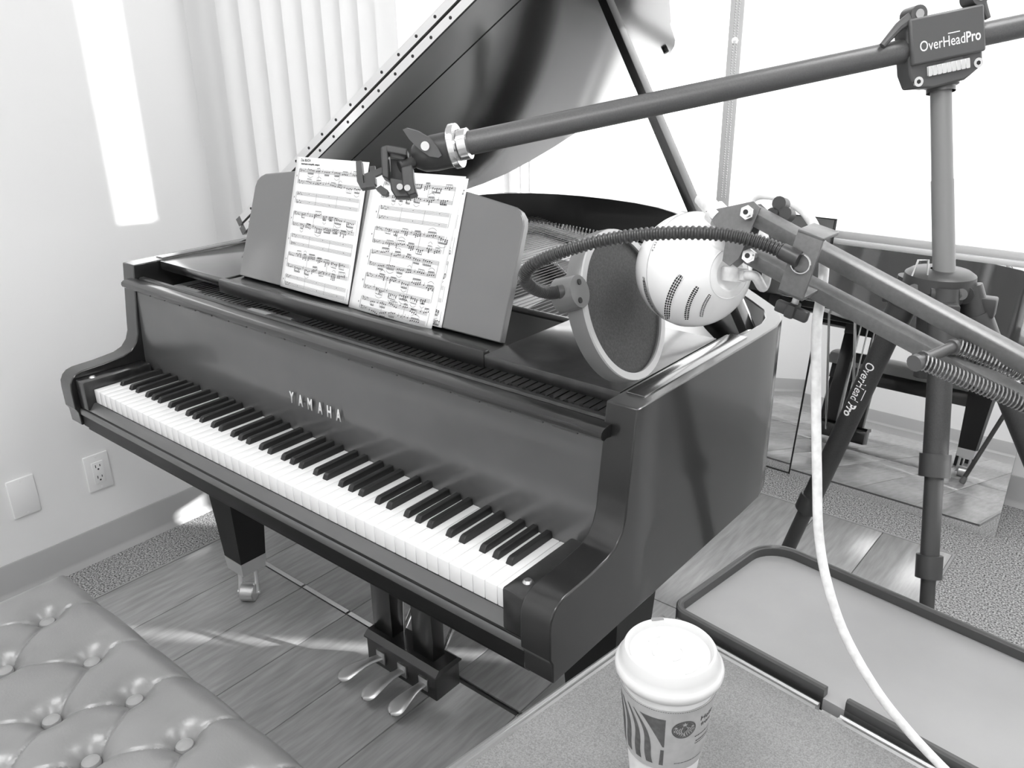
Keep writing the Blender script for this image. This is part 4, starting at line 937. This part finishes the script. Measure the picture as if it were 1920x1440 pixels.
def latlon(v):
    v = V(v).normalized(); return math.acos(max(-1, min(1, v.dot(ma)))), math.atan2(v.dot(me2), v.dot(me1))
def facing(px_, py_):        # surface point under a direction offset given in millimetres right / up of the ball centre
    dx_, dy_ = px_, py_; k = math.sqrt(max(1e-8, mr * mr - dx_ * dx_ - dy_ * dy_)); return (MR * dx_ + MU * dy_ - MF * k) / mr
obj('seam_groove', B().tube([sph(1.575, 2 * PI * k / 72, mr * 0.9995) for k in range(72)], 0.0004, 5, closed=True), 'micgrey', mic)
obj('port_ring', B().tube([sph(0.43, 2 * PI * k / 48, mr * 0.9995) for k in range(48)], 0.0006, 6, closed=True), 'frame', mic)
mm_ = 0.0537 / 108
def pxl(x, y): return facing((x - 1300) * mm_, -(y - 505) * mm_)
# vents: recessed dark perforation in a light surround, conforming to the ball
def arcpts(a, m_, c_, n=16):
    return [((1 - t) ** 2 * a[0] + 2 * t * (1 - t) * m_[0] + t * t * c_[0], (1 - t) ** 2 * a[1] + 2 * t * (1 - t) * m_[1] + t * t * c_[1]) for t in [k / n for k in range(n + 1)]]
for (a, m_, c_, wd) in (((1280, 515), (1252, 555), (1256, 596), 12), ((1309, 535), (1289, 565), (1291, 596), 9.5), ((1331, 549), (1317, 570), (1317, 590), 7.5)):
    P_ = arcpts(a, m_, c_); rows = []; holes = B()
    for k, p in enumerate(P_):
        t = (P_[min(k + 1, 16)][0] - P_[max(k - 1, 0)][0], P_[min(k + 1, 16)][1] - P_[max(k - 1, 0)][1]); l = math.hypot(*t); nn = (-t[1] / l, t[0] / l)
        ww = wd * (0.55 + 0.45 * min(1, min(k, 16 - k) / 2))
        rows.append([mc + pxl(p[0] + nn[0] * ww / 2 * s, p[1] + nn[1] * ww / 2 * s) * (mr + 0.00025) for s in (-1, -0.5, 0, 0.5, 1)])
    v_ = obj('vent', B().quadstrip(rows), 'dark', mic, ang=80, fix=False)
    g = B(); n2 = 18; nc = max(2, int(wd / 4.0))
    Q = arcpts(a, m_, c_, n2)
    for k, p in enumerate(Q[1:-1]):
        t = (Q[k + 2][0] - Q[k][0], Q[k + 2][1] - Q[k][1]); l = math.hypot(*t); nn = (-t[1] / l, t[0] / l)
        g.tube([mc + pxl(p[0] + nn[0] * wd * s / 2, p[1] + nn[1] * wd * s / 2) * (mr + 0.0004) for s in (-1, 0, 1)], 0.00021, 4)
    for c in range(nc + 1):
        s = -1 + 2 * c / nc; pts = []
        for k, p in enumerate(Q):
            t = (Q[min(k + 1, n2)][0] - Q[max(k - 1, 0)][0], Q[min(k + 1, n2)][1] - Q[max(k - 1, 0)][1]); l = math.hypot(*t); nn = (-t[1] / l, t[0] / l)
            pts.append(mc + pxl(p[0] + nn[0] * wd * s / 2, p[1] + nn[1] * wd * s / 2) * (mr + 0.0004))
        g.tube(pts, 0.00024, 4)
    gg = obj('vent_grille', g, 'outlet', v_); gg['kind'] = 'stuff'
obj('dimple', B().lathe([(0.0001, 0.0003), (0.0040, 0.0002), (0.0048, 0.0001)], mc + pxl(1296, 505) * (mr - 0.0001), pxl(1296, 505), 24), 'frame', mic)
# band with the maker's word, following the seam
def onseam(x, y, base, dlat): 
    return sph(1.575 + dlat - y / mr, base - x / mr, mr + 0.0003)
la, lo_ = latlon(pxl(1213, 585)); lb, lo2 = latlon(pxl(1222, 520))
bnd = B(); rows = []
for k in range(25):
    f = k / 24; a = lo_ + 0.10 + (lo2 - 0.08 - lo_) * f; hw = 0.075 * math.sqrt(max(0.02, 1 - (2 * f - 1) ** 2)); rows.append([sph(1.66 + s * hw, a, mr + 0.00015) for s in (-1, -0.3, 0.3, 1)])
bnd.quadstrip(rows); obj('name_band', bnd, 'micgrey', mic, ang=80, fix=False)
tb = B(); text_mesh('MICROPHONES', 0.0052, lambda x, y: sph(1.66 + 0.035 - y / mr, lo_ + 0.02 - x / mr * 1.0, mr + 0.00045), tb, spacing=1.25)
obj('band_lettering', tb, 'ink', mic, fix=False)
la3, lo3 = latlon(pxl(1241, 474))
tb = B(); text_mesh('674553', 0.0042, lambda x, y: sph(1.545 - y / mr, lo3 - x / mr, mr + 0.0003), tb, spacing=1.2)
obj('serial_number', tb, 'inkgrey', mic, fix=False)
# mount boss on top of the ball, towards the arm
mb = (V((0.918, -0.055, 1.276)) - mc).normalized()
obj('mount_boss', B().lathe([(0.021, mr - 0.0055), (0.020, mr - 0.002), (0.016, mr + 0.001), (0.0125, mr + 0.0015), (0.0125, mr + 0.006), (0.010, mr + 0.0075), (0.0001, mr + 0.0075)], mc, mb, 32), 'mic', mic)
# USB socket and cable
pt = mc + ma * (zt - 0.002)
usb = thing('usb_cable', 'pale braided USB cable hanging from the microphone in front of the grey tray', 'cable', (1.40, -0.12, TZ))
px_, py_ = me1, me2
plg = frame(pt, me1, me2, ma)
obj('plug', B().box((-0.0068, -0.0062, -0.004), (0.0068, 0.0062, 0.019), 0.0012, plg).box((-0.005, -0.0045, 0.017), (0.005, 0.0045, 0.024), 0.0015, plg), 'cable', usb)
def spline(pts, n=10):
    pts = [V(p) for p in pts]; P_ = [pts[0]] + pts + [pts[-1]]; out = []
    for i in range(1, len(P_) - 2):
        p0, p1, p2, p3 = P_[i - 1:i + 3]
        for k in range(n):
            t = k / n; out.append(0.5 * ((2 * p1) + (p2 - p0) * t + (2 * p0 - 5 * p1 + 4 * p2 - p3) * t * t + (3 * p1 - p0 - 3 * p2 + p3) * t ** 3))
    return out + [pts[-1]]
e0 = pt + ma * 0.024
cab = [e0, e0 + ma * 0.010, (0.9595, -0.0605, 1.2285), (0.9595, -0.055, 1.2400), (0.950, -0.040, 1.257), (0.931, -0.014, 1.274), (0.917, -0.006, 1.284), (0.917, -0.001, 1.294), (0.931, 0.002, 1.297), (0.957, -0.006, 1.293), (0.983, -0.028, 1.284), (1.003, -0.046, 1.262), (1.012, -0.064, 1.235), (1.015, -0.074, 1.205), (1.022, -0.072, 1.137), (1.033, -0.077, 1.07), (1.042, -0.081, 1.021), (1.056, -0.085, 0.979), (1.078, -0.084, 0.931), (1.11, -0.081, 0.886), (1.14, -0.074, 0.852), (1.174, -0.063, 0.818), (1.225, -0.054, 0.780), (1.29, -0.06, TZ + 0.010), (1.36, -0.09, TZ + 0.0055), (1.44, -0.14, TZ + 0.005)]
obj('cord', B().tube(spline(cab, 8), 0.0043, 12), 'cable', usb)

# ================================================================== POP FILTER
pf = thing('pop_filter', 'round dark pop filter on a bent gooseneck clamped to the boom arm', 'pop filter', (0.835, -0.092, 1.196))
pc_ = V((0.8214, -0.0722, 1.1901))
pn_ = V((0.9387, 0.0774, 0.3357))
pn_.normalize()
pr_ = 0.0750
obj('hoop', B().lathe([(pr_ - 0.0075, 0.006), (pr_ - 0.001, 0.0065), (pr_, 0.004), (pr_ + 0.0005, -0.004), (pr_, -0.011), (pr_ - 0.002, -0.012), (pr_ - 0.0075, -0.011), (pr_ - 0.0075, 0.006)], pc_, pn_, 72), 'ring', pf)
obj('lit_rim_overlay', B().lathe([(pr_ - 0.0078, 0.0045), (pr_ - 0.0078, 0.0068), (pr_ - 0.0008, 0.0072), (pr_ - 0.0004, 0.0045)], pc_, pn_, 72), 'ring_sheen', pf)  # overlay added so the hoop's front looks lit by the window
obj('mesh_screen', B().lathe([(0.0001, 0.0028), (pr_ * 0.5, 0.0026), (pr_ - 0.0074, 0.002)], pc_, pn_, 64), 'mesh', pf)
cl = V((0.8129, -0.1449, 1.2165))
rad = (cl - pc_); rad = (rad - pn_ * rad.dot(pn_)).normalized(); cl = pc_ + rad * (pr_ + 0.004); tn = pn_.cross(rad)
CF = frame(cl, rad, tn, pn_)
o = obj('hoop_clamp', B().cyl(CF @ V((0.001, 0, -0.013)), CF @ V((0.001, 0, 0.0085)), 0.0165, 0.0150, 24), 'ring', pf)
for s in (-1, 1): obj('clamp_screw', B().cyl(CF @ V((0.002, 0.0085 * s, 0.0085)), CF @ V((0.002, 0.0085 * s, 0.0095)), 0.0027, seg=14), 'dark', o)
gk = [(1.0137, -0.1272, 1.2737), (0.9884, -0.1275, 1.2815), (0.9567, -0.1368, 1.2875), (0.9146, -0.1544, 1.2866), (0.8757, -0.1719, 1.2805), (0.8408, -0.1903, 1.2691), (0.8175, -0.2022, 1.2568), (0.8061, -0.2019, 1.2434), (0.8045, -0.1875, 1.2306), (0.8078, -0.1687, 1.2225)]
gk = gk + [tuple(CF @ V((0.013, 0, -0.002)))]
gp = spline(gk, 40); rs = [0.0053 + 0.0006 * (1 if (i // 2) % 2 else -1) for i in range(len(gp))]
obj('gooseneck', B().tube(gp, rs, 12), 'goose', pf)
obj('neck_ferrule', B().tube(gp[:26], 0.0064, 14), 'plastic', pf); obj('neck_ferrule', B().tube(gp[-18:], 0.0064, 14), 'plastic', pf)
# bracket that hooks over the boom's bars
bo = V((1.0145, -0.1255, 1.2705))
bvv = (AX2 * 0.86 + AX1 * 0.50); bvv = (bvv - nrm * bvv.dot(nrm)).normalized(); buu = bvv.cross(nrm)
bv2 = bvv * 0.96 + nrm * 0.28; bn2 = buu.cross(bv2)
BK = frame(bo, buu, bv2, bn2 if bn2.dot(nrm) > 0 else -bn2)
bk_ = obj('bracket', B().box((-0.0105, -0.028, -0.004), (0.0105, 0.024, -0.0008), 0.0008, BK).box((-0.0105, 0.021, -0.030), (0.0105, 0.0242, -0.0008), 0.0008, BK).box((-0.0105, -0.028, -0.030), (0.0105, -0.0250, -0.0008), 0.0008, BK), 'boom', pf)
obj('washer', B().tube([BK @ V((0.0075 * math.cos(k * PI / 12), 0.0075 * math.sin(k * PI / 12), 0.0)) for k in range(24)], 0.0008, 6, closed=True), 'chrome', bk_)
o = obj('thumbscrew', B().cyl(BK @ V((0, -0.020, -0.018)), BK @ V((0, -0.040, -0.018)), 0.0028, seg=12), 'steel', bk_)
obj('thumb_grip', B().box((-0.014, -0.050, -0.0215), (0.014, -0.040, -0.0145), 0.002, BK).box((-0.004, -0.050, -0.025), (0.004, -0.038, -0.011), 0.002, BK), 'plastic', o)

# ================================================================== LEANING MIRRORS
def mirror(name, label, x0, x1, yb, H, lean, fr, zb=0.0):
    t = thing(name, label, 'mirror', ((x0 + x1) / 2, yb, zb), 'mirrors leaning on the window wall')
    mm = frame((0, yb, zb), (1, 0, 0), (0, -math.cos(lean), math.sin(lean)), (0, math.sin(lean), math.cos(lean)))
    obj('glass', B().box((x0, -0.004, 0.0), (x1, 0.0, H), 0, mm), 'mirror', t)
    f = B(); w_ = fr
    if fr: f.box((x0, -0.008, 0), (x0 + w_, 0.003, H), 0, mm).box((x1 - w_, -0.008, 0), (x1, 0.003, H), 0, mm).box((x0, -0.008, H - w_), (x1, 0.003, H), 0, mm).box((x0, -0.008, 0), (x1, 0.003, w_), 0, mm); obj('edge_frame', f, 'mframe', t)
    obj('backing', B().box((x0, -0.012, 0.0), (x1, -0.004, H), 0, mm), 'board', t)
    return t
mirror('leaning_mirror', 'narrow dark-edged mirror leaning under the window post behind the piano tail', -0.165, 0.292, 1.918, 0.893, math.radians(9.3), 0.004)
mirror('leaning_mirror', 'wide frameless mirror leaning behind the tripod, reflecting the piano underside', 0.300, 0.952, 1.895, 0.818, math.radians(10.0), 0.0)
